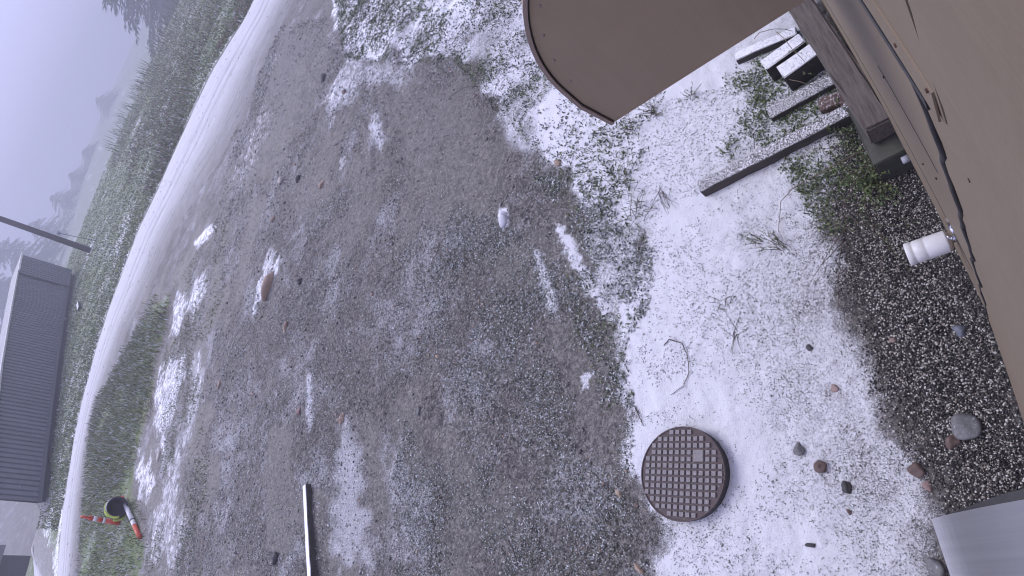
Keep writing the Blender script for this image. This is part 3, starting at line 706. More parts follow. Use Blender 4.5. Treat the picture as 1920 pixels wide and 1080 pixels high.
# ------------------------------------------------------------------ stones one can pick out
STONE_COL = {'grey': ((.10, .10, .10), (.19, .19, .185)), 'dark': ((.035, .034, .035), (.075, .072, .07)), 'brown': ((.085, .058, .048), (.15, .10, .082)),
             'tan': ((.26, .19, .13), (.40, .30, .22)), 'pale': ((.36, .32, .27), (.5, .45, .38)), 'pink': ((.20, .135, .115), (.30, .21, .18)),
             'blue': ((.09, .10, .12), (.16, .17, .20)), 'white': ((.5, .5, .52), (.7, .7, .73))}
STONE_M = {k: simple(k + ' stone', a, b, 45, .65, bmp=.35, bd=.003, snow=.40 if k in ('grey', 'white') else 0.0) for k, (a, b) in STONE_COL.items()}
def stone(px, py, size, flat, kind, label, seed, ratio=.7, rot=0.0):
    """size: length in the picture's pixels across; turned into metres at its distance"""
    p = on(px, py); d = (p - Vector((0, 0, CAM_H))).length; L = size / F_PX * d * .98
    bm = bmesh.new(); bmesh.ops.create_icosphere(bm, subdivisions=3, radius=.5)
    rg = np.random.default_rng(seed); k = rg.uniform(0, 9, 3); pl = rg.normal(size=(7, 3)); pl /= np.linalg.norm(pl, axis=1)[:, None]
    for v in bm.verts:
        c = np.array(v.co); 
        for q in pl:
            e = c @ q - .335
            if e > 0: c = c - q * e * .97
        c = c * (1 + .13 * math.sin(5 * c[0] + k[0]) * math.sin(6 * c[1] + k[1]) + .07 * math.sin(13 * c[2] + k[2] + 7 * c[0]) + .03 * math.sin(29 * c[0] + k[1]) * math.sin(27 * c[1] + k[2]))
        v.co = c
    bmesh.ops.scale(bm, vec=(L, L * ratio, L * flat), verts=bm.verts)
    me = bpy.data.meshes.new('stone'); bm.to_mesh(me); bm.free()
    me.polygons.foreach_set('use_smooth', np.ones(len(me.polygons), bool))
    o = link('stone', me, STONE_M[kind]); o.location = (p.x, p.y, p.z + L * flat * .06); o.rotation_euler = (rg.uniform(-.15, .15), rg.uniform(-.15, .15), rot)
    return tag(o, label, 'stone', 'loose stones')
_d = at(1300, 700) - at(1300, 500); _bx = math.atan2(_d.y, _d.x)      # direction that runs down the picture
for i, s_ in enumerate([
    (1502, 843, 24, .6, 'grey', 'round frosted grey stone in thin snow, nearest the round cover', .9, 0),
    (1542, 875, 33, .6, 'brown', 'reddish brown stone in thin snow beside the frosted grey one', .7, 1.0),
    (1590, 914, 23, .6, 'dark', 'small dark stone in thin snow below the reddish brown one', .8, .3),
    (1720, 882, 28, .6, 'brown', 'brown stone at the edge between snow and dark gravel', .8, .5),
    (1739, 911, 19, .5, 'pink', 'pinkish stone just below the brown one at the gravel edge', .8, .2),
    (1812, 803, 48, .6, 'grey', 'largest grey rock on the dark gravel by the wall', .9, .7),
    (1786, 828, 27, .6, 'brown', 'brown stone touching the largest grey rock on the gravel', .9, .0),
    (1800, 620, 24, .6, 'blue', 'blue-grey stone alone on the dark gravel near the siding', .9, .0),
    (1675, 640, 14, .5, 'pink', 'small pink pebble on the dark gravel left of the blue-grey stone', .7, .0),
    (1752, 1068, 36, .5, 'grey', 'oval grey stone beside the steel pipe', .7, .2),
    (1568, 730, 18, .4, 'pink', 'pale pink stone in the thin snow above the other yard stones', .8, .4),
    (1522, 655, 16, .5, 'dark', 'small dark stone in the snow right of the twig ring', .8, .4),
    (1525, 1022, 22, .4, 'dark', 'thin dark stone low in the snow between cover and pipe', .4, 1.4),
    (1594, 960, 14, .4, 'brown', 'tiny reddish stone in the snow below the small dark one', .6, .6),
    (507, 535, 62, .45, 'tan', 'big oblong tan stone lying on the muddy drive', .30, _bx),
    (606, 145, 24, .7, 'dark', 'dark rounded stone on the smooth mud near the far snow', .6, _bx),
    (530, 338, 24, .5, 'pale', 'pale tan stone, first of three on the drive near the road', .6, _bx),
    (561, 337, 20, .6, 'dark', 'dark stone between two tan ones on the drive near the road', .6, _bx),
    (605, 346, 22, .5, 'tan', 'tan stone nearest the building of three near the road', .5, _bx),
    (563, 528, 19, .7, 'dark', 'black stone right beside the big oblong tan stone', .7, .4),
    (538, 615, 25, .5, 'tan', 'slim tan stone on the drive past the big oblong one', .4, _bx),
    (563, 772, 18, .6, 'pink', 'pinkish tan stone in the middle of the drive', .8, 0),
    (645, 786, 26, .5, 'tan', 'tan stone at the head of the thin snow strip on the drive', .45, _bx),
    (1047, 307, 20, .6, 'tan', 'tan stone at the snow edge below the vent hood', .8, .4),
    (945, 410, 44, .45, 'white', 'snow-covered rock standing out of the drive', .55, _bx),
    (787, 771, 20, .4, 'grey', 'short grey sliver of stone lying on the drive', .35, _bx),
    (520, 1046, 26, .7, 'dark', 'dark stone on the drive beside the long narrow beam', .6, _bx),
    (1161, 925, 22, .4, 'tan', 'tan stone on the mud just left of the round cover', .6, .5),
    (1203, 1066, 26, .45, 'tan', 'tan stone at the bottom edge where mud meets snow', .5, .9),
    (1196, 948, 12, .5, 'brown', 'small brown stone at the snow edge next to the round cover', .7, .9),
    (300, 856, 17, .6, 'pale', 'pale stone at the foot of the roadside weeds', .6, _bx),
    (648, 175, 18, .6, 'brown', 'orange-brown stone in the churned mud', .6, .4),
    (513, 410, 16, .5, 'tan', 'small tan stone on the drive between the three and the oblong one', .5, _bx),
    (403, 688, 20, .4, 'pale', 'slim pale stone beside the roadside snow patches', .35, _bx),
    (413, 720, 18, .4, 'tan', 'slim tan stone beside the roadside snow patches', .4, _bx),
    (820, 668, 13, .5, 'tan', 'small orange-tan pebble in the middle of the mud', .6, .8),
    (476, 738, 14, .5, 'pink', 'tiny pink stone on the mud towards the roadside weeds', .6, .8),
]):
    stone(*s_[:6], 100 + i, s_[6], s_[7])

# ------------------------------------------------------------------ scattered gravel, litter, weeds, grass
def pts_in(poly, n, rg=rng):
    lo, hi = poly.min(0), poly.max(0); out = np.zeros((0, 2))
    while len(out) < n:
        q = rg.uniform(lo, hi, (n * 2, 2)); out = np.concatenate([out, q[sdist(poly, q[:, 0], q[:, 1]) > 0]])
    return out[:n]
OCT_V = np.array([(1, 0, 0), (0, 1, 0), (-1, 0, 0), (0, -1, 0), (0, 0, 1), (0, 0, -1)], float)
OCT_F = np.array([(0, 1, 4), (1, 2, 4), (2, 3, 4), (3, 0, 4), (1, 0, 5), (2, 1, 5), (3, 2, 5), (0, 3, 5)])
def _ico():
    bm = bmesh.new(); bmesh.ops.create_icosphere(bm, subdivisions=1, radius=1)
    v = np.array([q.co[:] for q in bm.verts]); f = np.array([[w_.index for w_ in q.verts] for q in bm.faces]); bm.free(); return v, f
ICO_V, ICO_F = _ico()
def scatter_pebbles(name, xy, size, tint, mat, flat=.6, shape=None, sink=.25, z=None):
    bv, bf = shape if shape else (ICO_V, ICO_F); n, k = len(xy), len(bv)
    rg = np.random.default_rng(len(xy)); a = rg.uniform(0, 6.28, n); sx = size * rg.uniform(.75, 1.3, n); sy = size * rg.uniform(.6, 1.0, n); szz = size * flat * rg.uniform(.7, 1.2, n)
    b = bv[None] * (1 + rg.uniform(-.22, .22, (n, k, 1)))
    X, Y, Z = b[..., 0] * sx[:, None], b[..., 1] * sy[:, None], b[..., 2] * szz[:, None]
    ca, sa = np.cos(a)[:, None], np.sin(a)[:, None]; tl = rg.normal(0, .25, n)[:, None]
    Z = Z + X * tl
    zz = gz(xy[:, 0], xy[:, 1]) if z is None else z
    V = np.stack([X * ca - Y * sa + xy[:, :1], X * sa + Y * ca + xy[:, 1:], Z + (zz + szz * (1 - 2 * sink))[:, None]], -1).reshape(-1, 3)
    F = (bf[None] + (np.arange(n) * k)[:, None, None]).reshape(-1, 3)
    return tag(mesh(name, V, F, mat, smooth=True, attrs={'tint': np.repeat(tint, k)}), kind='stuff')
def leaves(base, dirs, length, width, tint, droop=.35, segs=1):
    """diamond blades: base (n,3), unit dirs (n,3); returns verts, faces, tint"""
    n = len(base); up = np.array([0, 0, 1.0]); side = np.cross(dirs, up); ln = np.linalg.norm(side, axis=1, keepdims=True)
    side = np.where(ln > 1e-3, side / np.maximum(ln, 1e-3), np.array([1.0, 0, 0]))
    ang = rng.uniform(-.9, .9, n)[:, None]; nrm = np.cross(side, dirs); side = side * np.cos(ang) + nrm * np.sin(ang)
    L, W = length[:, None], width[:, None]
    mid = base + dirs * L * .5 + up * 0; tip = base + dirs * L - up * (droop * L)
    V = np.stack([base, mid + side * W * .5, tip, mid - side * W * .5], 1).reshape(-1, 3)
    F = (np.array([[0, 1, 2, 3]])[None] + (np.arange(n) * 4)[:, None, None]).reshape(-1, 4)
    return V, F, np.repeat(tint, 4)
def rdirs(n, el_lo, el_hi, az=None):
    a = rng.uniform(0, 2 * math.pi, n) if az is None else az; e = np.radians(rng.uniform(el_lo, el_hi, n))
    return np.stack([np.cos(a) * np.cos(e), np.sin(a) * np.cos(e), np.sin(e)], 1)
def ground3(xy, dz=0): return np.concatenate([xy, (gz(xy[:, 0], xy[:, 1]) + dz)[:, None]], 1)

M_peb = tinted('wet pea gravel', [(0, (.012, .012, .013)), (.40, (.038, .035, .035)), (.56, (.10, .088, .078)), (.72, (.24, .21, .175)), (.86, (.46, .43, .38)), (1, (.66, .64, .6))], .45)
M_grit = tinted('drive grit', [(0, (.06, .055, .052)), (.35, (.13, .122, .11)), (.62, (.23, .22, .20)), (.85, (.42, .40, .37)), (.95, (.30, .19, .13)), (1, (.45, .38, .30))], .7)
M_litter = tinted('frosted leaf litter', [(0, (.035, .038, .028)), (.22, (.08, .09, .06)), (.45, (.19, .205, .16)), (.7, (.36, .38, .36)), (1, (.66, .68, .70))], .8)
M_debris = tinted('dark leaf bits', [(0, (.012, .014, .010)), (.5, (.035, .045, .026)), (.8, (.06, .075, .035)), (1, (.09, .06, .035))], .7)
M_weed = tinted('weed leaves with snow', [(0, (0.062, 0.085, 0.031)), (0.4, (0.132, 0.178, 0.065)), (0.65, (0.202, 0.248, 0.109)), (0.82, (0.264, 0.217, 0.132)), (0.9, (0.36, 0.37, 0.33)), (1, (0.72, 0.72, 0.74))], .65)
M_weed2 = tinted('fresh weed leaves', [(0, (0.03, 0.049, 0.016)), (0.5, (0.081, 0.121, 0.038)), (0.85, (0.149, 0.196, 0.068)), (1, (0.324, 0.351, 0.203))], .6)
M_stem = tinted('dead stems', [(0, (.03, .022, .016)), (.6, (.085, .055, .038)), (1, (.20, .15, .10))], .75)
M_brownweed = tinted('brown and green bank weeds', [(0, (0.081, 0.101, 0.043)), (0.4, (0.149, 0.182, 0.078)), (0.6, (0.216, 0.149, 0.115)), (0.76, (0.27, 0.182, 0.155)), (0.86, (0.203, 0.243, 0.108)), (0.93, (0.4, 0.4, 0.38)), (1, (0.66, 0.66, 0.68))], .75)

# pea gravel under the eave
GB = wp([(1560,120),(1530,300),(1540,440),(1560,560),(1600,680),(1650,800),(1700,900),(1750,1000),(1790,1100),(2060,1250),(2060,900),(1925,790),(1860,590),(1720,290),(1600,60)])
gp = pts_in(GB, 50000); gp = gp[(gp[:, 1] > -.35) & (gp[:, 0] < 4.5) & (gp[:, 0] > -1.2)]
_f = fields(gp[:, 0], gp[:, 1]); gp = gp[rng.uniform(size=len(gp)) < np.clip(_f['gravel'] * 1.3, 0, 1) * np.clip(1.35 - 1.1 * _f['snow'], .2, 1)]
tint = rng.uniform(0, 1, len(gp)) ** 1.05
scatter_pebbles('pea_gravel', gp, rng.uniform(.0035, .0082, len(gp)), tint, M_peb, .75, (OCT_V, OCT_F), .2)
# grit on the drive
DRIVE = wp([(470,60),(620,30),(700,120),(850,110),(960,260),(1060,350),(1040,420),(1150,600),(1180,800),(1240,1090),(330,1090),(370,800),(420,560),(400,430),(430,300)])
dp = pts_in(DRIVE, 60000)
w_ = np.clip(1.35 - np.hypot(dp[:, 0], dp[:, 1]) / 14, .25, 1); f_ = fields(dp[:, 0], dp[:, 1]); dp = dp[rng.uniform(size=len(dp)) < w_ * (1 - .5 * f_['wet'])]
sz = .0028 + .010 * rng.uniform(0, 1, len(dp)) ** 5 + .0011 * np.hypot(dp[:, 0], dp[:, 1]) / 3
scatter_pebbles('drive_grit', dp, sz, rng.uniform(0, 1, len(dp)), M_grit, .6, (OCT_V, OCT_F), .35)
cp = pts_in(DRIVE, 3600); f_ = fields(cp[:, 0], cp[:, 1]); cp = cp[rng.uniform(size=len(cp)) > f_['wet'] * .9]
scatter_pebbles('drive_pebbles', cp, .006 + .012 * rng.uniform(0, 1, len(cp)) ** 3 + .001 * np.hypot(cp[:, 0], cp[:, 1]), rng.uniform(0, 1, len(cp)), M_grit, .6, None, .35)

def litter(name, poly, n, lmin, lmax, mat, el=(0, 45), tp=1.0, clump=.5, nf=2.5, seed=1, wetcut=.6, cl=3, wr=(.25, .55)):
    xy = pts_in(poly, n * 3); k = fbm(xy[:, 0] * nf, xy[:, 1] * nf, seed)
    f_ = fields(xy[:, 0], xy[:, 1]); xy = xy[(rng.uniform(size=len(xy)) < sstep(clump - .16, clump + .16, k)) & (rng.uniform(size=len(xy)) > f_['wet'] * wetcut)][:n]
    xy = np.repeat(xy, cl, 0); xy = xy + rng.normal(0, lmax * .45, xy.shape)
    n = len(xy); L = rng.uniform(lmin, lmax, n) * (1 + .06 * np.hypot(xy[:, 0], xy[:, 1]))
    V, F, t = leaves(ground3(xy, .002), rdirs(n, *el), L, L * rng.uniform(*wr, n), rng.uniform(0, 1, n) ** tp, .25)
    return tag(mesh(name, V, F, mat, attrs={'tint': t}), kind='stuff')
LIT_A = wp([(850,380),(960,420),(1060,520),(1130,640),(1190,760),(1190,960),(1240,1090),(700,1090),(760,800),(800,560)])
litter('leaf_litter', LIT_A, 9000, .008, .022, M_litter, (5, 60), .9, .50, 2.2, 1)
litter('leaf_litter', DRIVE, 11000, .010, .026, M_litter, (5, 60), .8, .52, 1.3, 2)
EDGE = wp([(1000,330),(1090,340),(1180,400),(1230,470),(1220,580),(1180,640),(1190,760),(1130,760),(1090,640),(1060,520),(1120,500)])
litter('edge_weed_tips', EDGE, 260, .016, .04, M_weed2, (10, 75), 1.0, .5, 3, 8, .2, 3, (.18, .35))
litter('edge_weeds', EDGE, 1300, .012, .032, M_litter, (10, 70), .75, .45, 3, 3, .5)
SNOW_AREA = wp([(1210,200),(1200,460),(1230,560),(1190,700),(1230,1080),(1740,1080),(1700,820),(1600,600),(1560,420),(1560,120)])
litter('snow_specks', SNOW_AREA, 9000, .004, .012, M_debris, (0, 40), 1.0, .42, 3, 4, .0, 2)
TOPW = wp([(620,-40),(650,110),(770,125),(850,110),(935,215),(1010,290),(1150,420),(1210,300),(1260,160),(1400,60),(1480,-40)])
litter('snow_weeds', TOPW, 6500, .012, .034, M_debris, (5, 65), 1.0, .40, 1.8, 5, .0, 3, (.2, .45))
litter('snow_weed_tips', TOPW, 6000, .014, .04, M_weed2, (10, 75), 1.0, .5, 2.2, 6, .0, 3, (.18, .35))
NEARB = wp([(1360,150),(1480,60),(1540,90),(1620,230),(1650,330),(1600,430),(1540,440),(1480,330),(1400,260)])
litter('bed_weeds', NEARB, 2600, .010, .028, M_weed2, (10, 70), 1.0, .45, 4, 7, .0, 3, (.25, .45))

# tall roadside weeds this side of the road
def blades(name, xy, h, wd, mat, tp=1.0, el=(55, 88), droop=.12):
    n = len(xy); V, F, t = leaves(ground3(xy, -.01), rdirs(n, *el), h, wd, rng.uniform(0, 1, n) ** tp, droop)
    return tag(mesh(name, V, F, mat, attrs={'tint': t}), kind='stuff')
xy = pts_in(WEEDS, 26000); dens = fbm(xy[:, 0] * .9, xy[:, 1] * .9, 15); xy = xy[rng.uniform(size=len(xy)) < sstep(.25, .5, dens)]; xy = xy + rng.normal(0, .22, xy.shape)
az_ = np.degrees(np.arctan2(xy[:, 0], xy[:, 1])); hh = (.12 + .26 * fbm(xy[:, 0] * .6, xy[:, 1] * .6, 16)) * rng.uniform(.5, 1.15, len(xy)) * (.55 + .45 * sstep(4, 12, az_))
blades('roadside_weeds', xy, hh, rng.uniform(.010, .026, len(xy)), M_weed, .55, (35, 88), .15)
ST2 = wp([(440,400),(400,420),(330,540),(345,640),(390,640),(420,560)])
xy = pts_in(ST2, 6000); xy = xy[rng.uniform(size=len(xy)) < sstep(.3, .7, fbm(xy[:, 0] * 1.5, xy[:, 1] * 1.5, 19))]; blades('drive_edge_weeds', xy, rng.uniform(.025, .08, len(xy)), rng.uniform(.010, .022, len(xy)), M_weed, .8, (15, 80), .2)
LOW = wp([(300,640),(350,600),(400,640),(400,800),(380,1090),(260,1090),(270,950),(300,850)])
xy = pts_in(LOW, 20000); d_ = fbm(xy[:, 0] * 1.1, xy[:, 1] * 1.1, 17); xy = xy[rng.uniform(size=len(xy)) < sstep(.36, .66, d_)]; blades('low_weeds', xy, rng.uniform(.02, .075, len(xy)), rng.uniform(.008, .02, len(xy)), M_weed, .75, (15, 80), .2)
# the verge and the bank beyond the road
FIELD = wp([(505,-60),(462,32),(400,130),(350,235),(300,350),(262,430),(235,500),(205,580),(180,660),(160,740),(143,810),(133,880),(122,950)])
def field_pts(n, az0, az1, dmax=66, dmin=0.0):
    a = rng.uniform(az0, az1, n); ra = np.degrees(np.arctan2(FIELD[:, 0], FIELD[:, 1])); rd = np.hypot(FIELD[:, 0], FIELD[:, 1]); o_ = np.argsort(ra)
    e = np.interp(a, ra[o_], rd[o_]) + .25 + dmin; u = rng.uniform(0, 1, n) ** 1.5; d = e + u * (dmax - e); m = d > e; a, d = np.radians(a[m]), d[m]
    return np.stack([d * np.sin(a), d * np.cos(a)], 1)
xy = field_pts(80000, 5, 58); d_ = np.hypot(xy[:, 0], xy[:, 1])
blades('verge_grass', xy, rng.uniform(.05, .15, len(xy)) * (1 + .008 * d_), rng.uniform(.03, .06, len(xy)), M_weed, .85, (30, 85), .2)
xy = field_pts(26000, 34, 60, 72); az_ = np.degrees(np.arctan2(xy[:, 0], xy[:, 1])); k_ = fbm(xy[:, 0] * .25, xy[:, 1] * .25, 18) + .25 * sstep(36, 44, az_) - .1
xy = xy[k_ > .5]; blades('bank_weeds', xy, rng.uniform(.10, .38, len(xy)), rng.uniform(.03, .07, len(xy)), M_brownweed, 1.0, (25, 85), .15)
xy = field_pts(700, 36, 60, 71, 26); V_, F_, t_ = leaves(ground3(xy), rdirs(len(xy), 60, 88), rng.uniform(.7, 1.7, len(xy)), rng.uniform(.03, .06, len(xy)), rng.uniform(0, .6, len(xy)), .1)
tag(mesh('bank_stalks', V_, F_, M_brownweed, attrs={'tint': t_}), kind='stuff')

# ------------------------------------------------------------------ single plants
def plant(px, py, h, spread, nst, label, seed, mat=None, leafn=14, leafl=.022, stem=True, cat='plant', name='weed_plant', lean=None, el=(25, 75), lw=.45, stemr=.0022):
    global rng
    rng = np.random.default_rng(seed); p = on(px, py); t = empty(name, p, label, cat)
    geo, B, D, Ls = [], [], [], []
    for i in range(nst):
        a = rng.uniform(0, 6.28) if lean is None else lean + rng.normal(0, .45); e = R(rng.uniform(*el)); L = h * rng.uniform(.6, 1.1); pts = []
        v = Vector((math.cos(a) * math.cos(e), math.sin(a) * math.cos(e), math.sin(e))); q = Vector((rng.normal(0, spread), rng.normal(0, spread), 0))
        for k in range(6):
            pts.append(q.copy()); v = (v + Vector((rng.normal(0, .12), rng.normal(0, .12), -.10))).normalized(); q = q + v * L / 5
            if q.z < .004: q.z = .004
        geo.append(tube_geo(pts, [stemr * (1 - k / 8) for k in range(6)], 4))
        for k in range(leafn):
            s = rng.uniform(.15, 1); j = min(4, int(s * 5)); fpt = pts[j].lerp(pts[j + 1], s * 5 - j); B.append(fpt)
    if stem:
        V, F = join_geo(geo); mesh('stems', V, F, M_stem, t, attrs={'tint': rng.uniform(0, 1, len(V)) * .6 + .2})
    if B:
        n = len(B); V, F, tt = leaves(np.array([b[:] for b in B]), rdirs(n, 0, 70), rng.uniform(.6, 1.2, n) * leafl, rng.uniform(.6, 1.2, n) * leafl * lw, rng.uniform(0, 1, n), .2)
        mesh('leaves', V, F, mat or M_weed2, t, attrs={'tint': tt})
    return t
plant(1640, 345, .30, .05, 26, 'bushy green weed growing at the end of the concrete block', 1, leafn=26, leafl=.026)
plant(1590, 240, .20, .05, 14, 'small leafy weed rooted in the gap between skid and long beam', 2, leafn=18)
plant(1640, 300, .75, .02, 7, 'wide weed with long reddish runners over the gravel by the block', 3, leafn=9, leafl=.016, lean=R(150), el=(6, 25))
plant(1600, 400, .50, .05, 8, 'trailing weed with thin stems at the gravel edge, below the bushy one', 4, leafn=12, leafl=.016, lean=R(190), el=(5, 30))
plant(1230, 215, .16, .02, 26, 'green grass tuft in the snow beside the tip of the vent hood', 5, leafn=2, leafl=.05, lw=.14)
plant(1190, 242, .15, .03, 22, 'grass tuft directly under the tip of the vent hood', 6, leafn=2, leafl=.05, lw=.14)
plant(1175, 345, .22, .06, 24, 'sprawling grassy weed where the mud meets the snow', 7, leafn=3, leafl=.04, lw=.16)
plant(1195, 400, .24, .05, 22, 'grassy weed with straw-coloured blades at the snow edge', 8, leafn=3, leafl=.045, lw=.15)
plant(1372, 282, .10, .03, 14, 'low leafy weed alone in the snow beside the long beam', 9, leafn=14, leafl=.02)
plant(1475, 470, .20, .02, 9, 'upright sprig with dark little leaves standing in the snow', 10, leafn=16, leafl=.016, lean=R(60))
plant(1432, 460, .14, .015, 6, 'smaller dark sprig next to the upright one in the snow', 11, leafn=14, leafl=.015, lean=R(60))
plant(1360, 570, .10, .03, 8, 'small dry twiggy weed in the open snow', 12, leafn=3, leafl=.014)
plant(1385, 630, .14, .02, 7, 'star-shaped dry weed lying flat in the open snow', 13, leafn=2, leafl=.012, el=(3, 20))
plant(1240, 360, .22, .02, 8, 'thin bare stalks leaning over the snow beside the grassy weeds', 14, leafn=1, leafl=.012, lean=R(200), el=(10, 40))
plant(1300, 185, .12, .03, 10, 'dark sprig in the snow close to the hood edge', 15, leafn=8, leafl=.016)
plant(1345, 80, .20, .03, 12, 'leafy weed at the end of the snowy plank by the hood', 16, leafn=14, leafl=.022)
plant(1540, 130, .26, .04, 14, 'leafy weed climbing between the timber blocks and the skid', 17, leafn=18, leafl=.02)
plant(310, 590, .55, .12, 26, 'dark twiggy dead bush at the near end of the roadside weeds', 18, leafn=5, leafl=.05, el=(20, 85), stemr=.006)
plant(283, 770, .40, .15, 22, 'dark dead stalks at the foot of the roadside weeds', 19, leafn=3, leafl=.05, el=(10, 80), stemr=.006)
rng = np.random.default_rng(77)
# loose twigs and vines
def twig(pts, r, label, dz=.01, cat='twig', arc=0.0, mat=None):
    P = [on(*q) + Vector((0, 0, dz)) for q in pts]; m = len(P); Q = []
    for i in range(m - 1):
        for k in range(4): Q.append(P[i].lerp(P[i + 1], k / 4))
    Q.append(P[-1]); n = len(Q)
    for i, q in enumerate(Q): q.z += arc * math.sin(math.pi * i / (n - 1)) + .003 * math.sin(i * 2.1)
    V, F = tube_geo(Q, [r * (1 - .5 * i / n) for i in range(n)], 5); o = mesh('twig', V, F, mat or M_stem, None, True, attrs={'tint': np.full(len(V), .35 + .5 * (arc > .05))})
    return tag(o, label, cat, 'loose twigs')
twig([(1250,650),(1262,640),(1282,645),(1294,670),(1296,700),(1285,725),(1262,742)], .004, 'curved dark twig ring lying in the snow above the round cover')
twig([(1195,762),(1205,785),(1212,800)], .004, 'short dark twig just above the round cover')
twig([(1430,95),(1445,90),(1480,85),(1500,80)], .003, 'pale dead stem lying across the snowy plank by the hood', .11, arc=.06)
twig([(1478,95),(1500,120),(1515,140),(1530,150)], .003, 'tan bent stem over the pair of timber blocks', .20, arc=.08)
twig([(1480,160),(1500,175),(1530,185),(1548,178)], .003, 'tan arched stem between the timber blocks and the half-hidden plank', .06, arc=.10)
twig([(1650,275),(1600,310),(1555,340),(1500,365),(1475,390),(1465,440)], .0035, 'long reddish runner reaching from the block out over the snow', .03, arc=.06)
twig([(1592,455),(1570,480),(1545,500)], .003, 'straight dark twig at the gravel edge pointing into the snow', .03, arc=.03)
twig([(1585,450),(1578,500),(1578,590)], .0025, 'thin dark twig running down along the gravel edge', .02, arc=.03)
twig([(1420,285),(1422,262),(1435,245),(1460,240)], .0025, 'small hooked stem by the long beam', .02, arc=.05)
twig([(955,1012),(972,1050)], .004, 'dark straight twig lying on the mud left of the cover')
twig([(1142,955),(1150,985)], .004, 'short dark twig on the mud below the tan stone')
twig([(900,165),(880,172),(845,190)], .004, 'thin dark stem reaching from the snow over the mud', .03, arc=.05)

# ------------------------------------------------------------------ marker posts and the black bucket by the road
M_or = simple('orange red plastic', (.48, .055, .018), (.60, .085, .03), 20, .45, bmp=.03)
M_wb = simple('white reflective band', (.72, .70, .68), (.8, .78, .76), 20, .4, bmp=.03)
M_yel = simple('yellow green strap', (.40, .50, .06), (.52, .60, .12), 20, .5, bmp=.03)
def marker(base, axis, H, r, label, bands, loop=True):
    t = empty('marker_post', base, label, 'marker post'); fr = Matrix.Translation(base) @ Vector((0, 0, 1)).rotation_difference(axis).to_matrix().to_4x4()
    z = 0
    for k, (ln, m) in enumerate(bands):
        lathe('tube' if m is M_or else 'band', [(r if m is M_or else r * 1.03, z * H), (r if m is M_or else r * 1.03, (z + ln) * H)], fr, m, t, 16, close=True); z += ln
    if loop:
        pts = [fr @ Vector((0, r * 1.5 * math.cos(a), z * H + r * 1.3 + r * 1.6 * math.sin(a))) for a in np.linspace(-1.3, 4.44, 14)]
        tube('handle', pts, r * .42, M_or, t, 8)
    return t
pb = on(226, 981); dd = math.hypot(pb.x, pb.y); pt = along(156, 969, dd); ax = (pt - pb)
marker(pb - ax.normalized() * .05, ax.normalized(), ax.length * .93, .055, 'upright orange and white marker post in the roadside weeds', [(.50, M_or), (.08, M_wb), (.16, M_or), (.12, M_wb), (.12, M_or)])
p1, p2 = on(238, 934), on(266, 1008); p1.z += .10; p2.z += .05; ax = p1 - p2
marker(p2, ax.normalized(), ax.length, .05, 'fallen white and orange marker post lying in the snow', [(.27, M_or), (.10, M_wb), (.03, M_black), (.45, M_wb), (.15, M_or)], False)
bk = on(241, 956); bk.z += .0
bt = empty('black_drum', bk, 'black open drum with yellow-green straps behind the upright marker post', 'drum')
axd = Vector((-bk.x, -bk.y, 0)).normalized(); axd = (axd + Vector((.25, -.1, .25))).normalized()
fr = Matrix.Translation(bk + Vector((0, 0, .24)) - axd * .2) @ Vector((0, 0, 1)).rotation_difference(axd).to_matrix().to_4x4()
lathe('shell', [(.0, .0), (.19, .0), (.22, .05), (.23, .38), (.20, .40), (.19, .20), (.0, .18)], fr, M_black, bt, 28)
lathe('rim', [(.205, .38), (.235, .385), (.235, .41), (.205, .41)], fr, simple('snow dusted rim', (.03, .03, .03), (.06, .06, .06), 30, .6, snow=.75), bt, 28)
for k, (a0, a1, off) in enumerate(((2.2, 3.6, .40), (1.2, 2.6, .26), (3.1, 4.2, .14))):
    pts = [fr @ Vector((.245 * math.cos(a), .245 * math.sin(a), off)) for a in np.linspace(a0, a1, 8)]
    tube('strap', pts, .028, M_yel, bt, 6)

# ------------------------------------------------------------------ shed, pole, far house
def ribbed(name_c, c1, c2):
    return simple(name_c, c1, c2, 1.2, .5, (1, 1, .3), .05, .01, 0.0)
M_metal = ribbed('grey ribbed cladding', (.115, .122, .134), (.15, .158, .170))
M_trim = simple('pale roof trim', (.62, .62, .56), (.7, .7, .64), 5, .5, bmp=.05)
S1, S0 = along(140, 510, 53.0), along(88, 945, 28.6)
S1.z = float(terrain(S1.x, S1.y)) + .35; S0.z = float(terrain(S0.x, S0.y)) + .30
shed = empty('metal_shed', (S0.x, S0.y, S0.z), 'long grey ribbed metal shed with pale roof trim across the road', 'shed')
ux = Vector((S1.x - S0.x, S1.y - S0.y, 0)); SL = ux.length; ux.normalize(); nrm = Vector((-ux.y, ux.x, 0)); nrm = nrm if nrm.dot(Vector((-S0.x, -S0.y, 0))) > 0 else -nrm
def stop_z(t): return np.interp(t, [0, .317, 1], [2.15, 3.08, 4.48])
def ribs(name, t0, t1, pitch, depth, out, mat):
    n = int((t1 - t0) * SL / pitch); V, F = [], []; prof = [(0, 1), (.62, 1), (.66, 0), (.94, 0), (.98, 1)]
    pos_ = [t0 + (i + a) * pitch / SL for i in range(n) for a, _ in prof] + [t1]; off_ = [b for i in range(n) for _, b in prof] + [0]
    for t, b in zip(pos_, off_):
        p = S0.lerp(S1, t) + nrm * (out + b * depth); V += [(p.x, p.y, p.z), (p.x, p.y, float(stop_z(t)))]
    for i in range(len(pos_) - 1): F.append((2 * i, 2 * i + 2, 2 * i + 3, 2 * i + 1))
    return mesh(name, [Vector(v) - shed.location for v in V], F, mat, shed)
ribs('ribbed_wall', .0, .855, .34, .07, .0, M_metal)
ribs('end_wall_panel', .857, 1.0, .40, .24, .0, M_metal)
BACK = Vector((1.9, 9.0, 0))
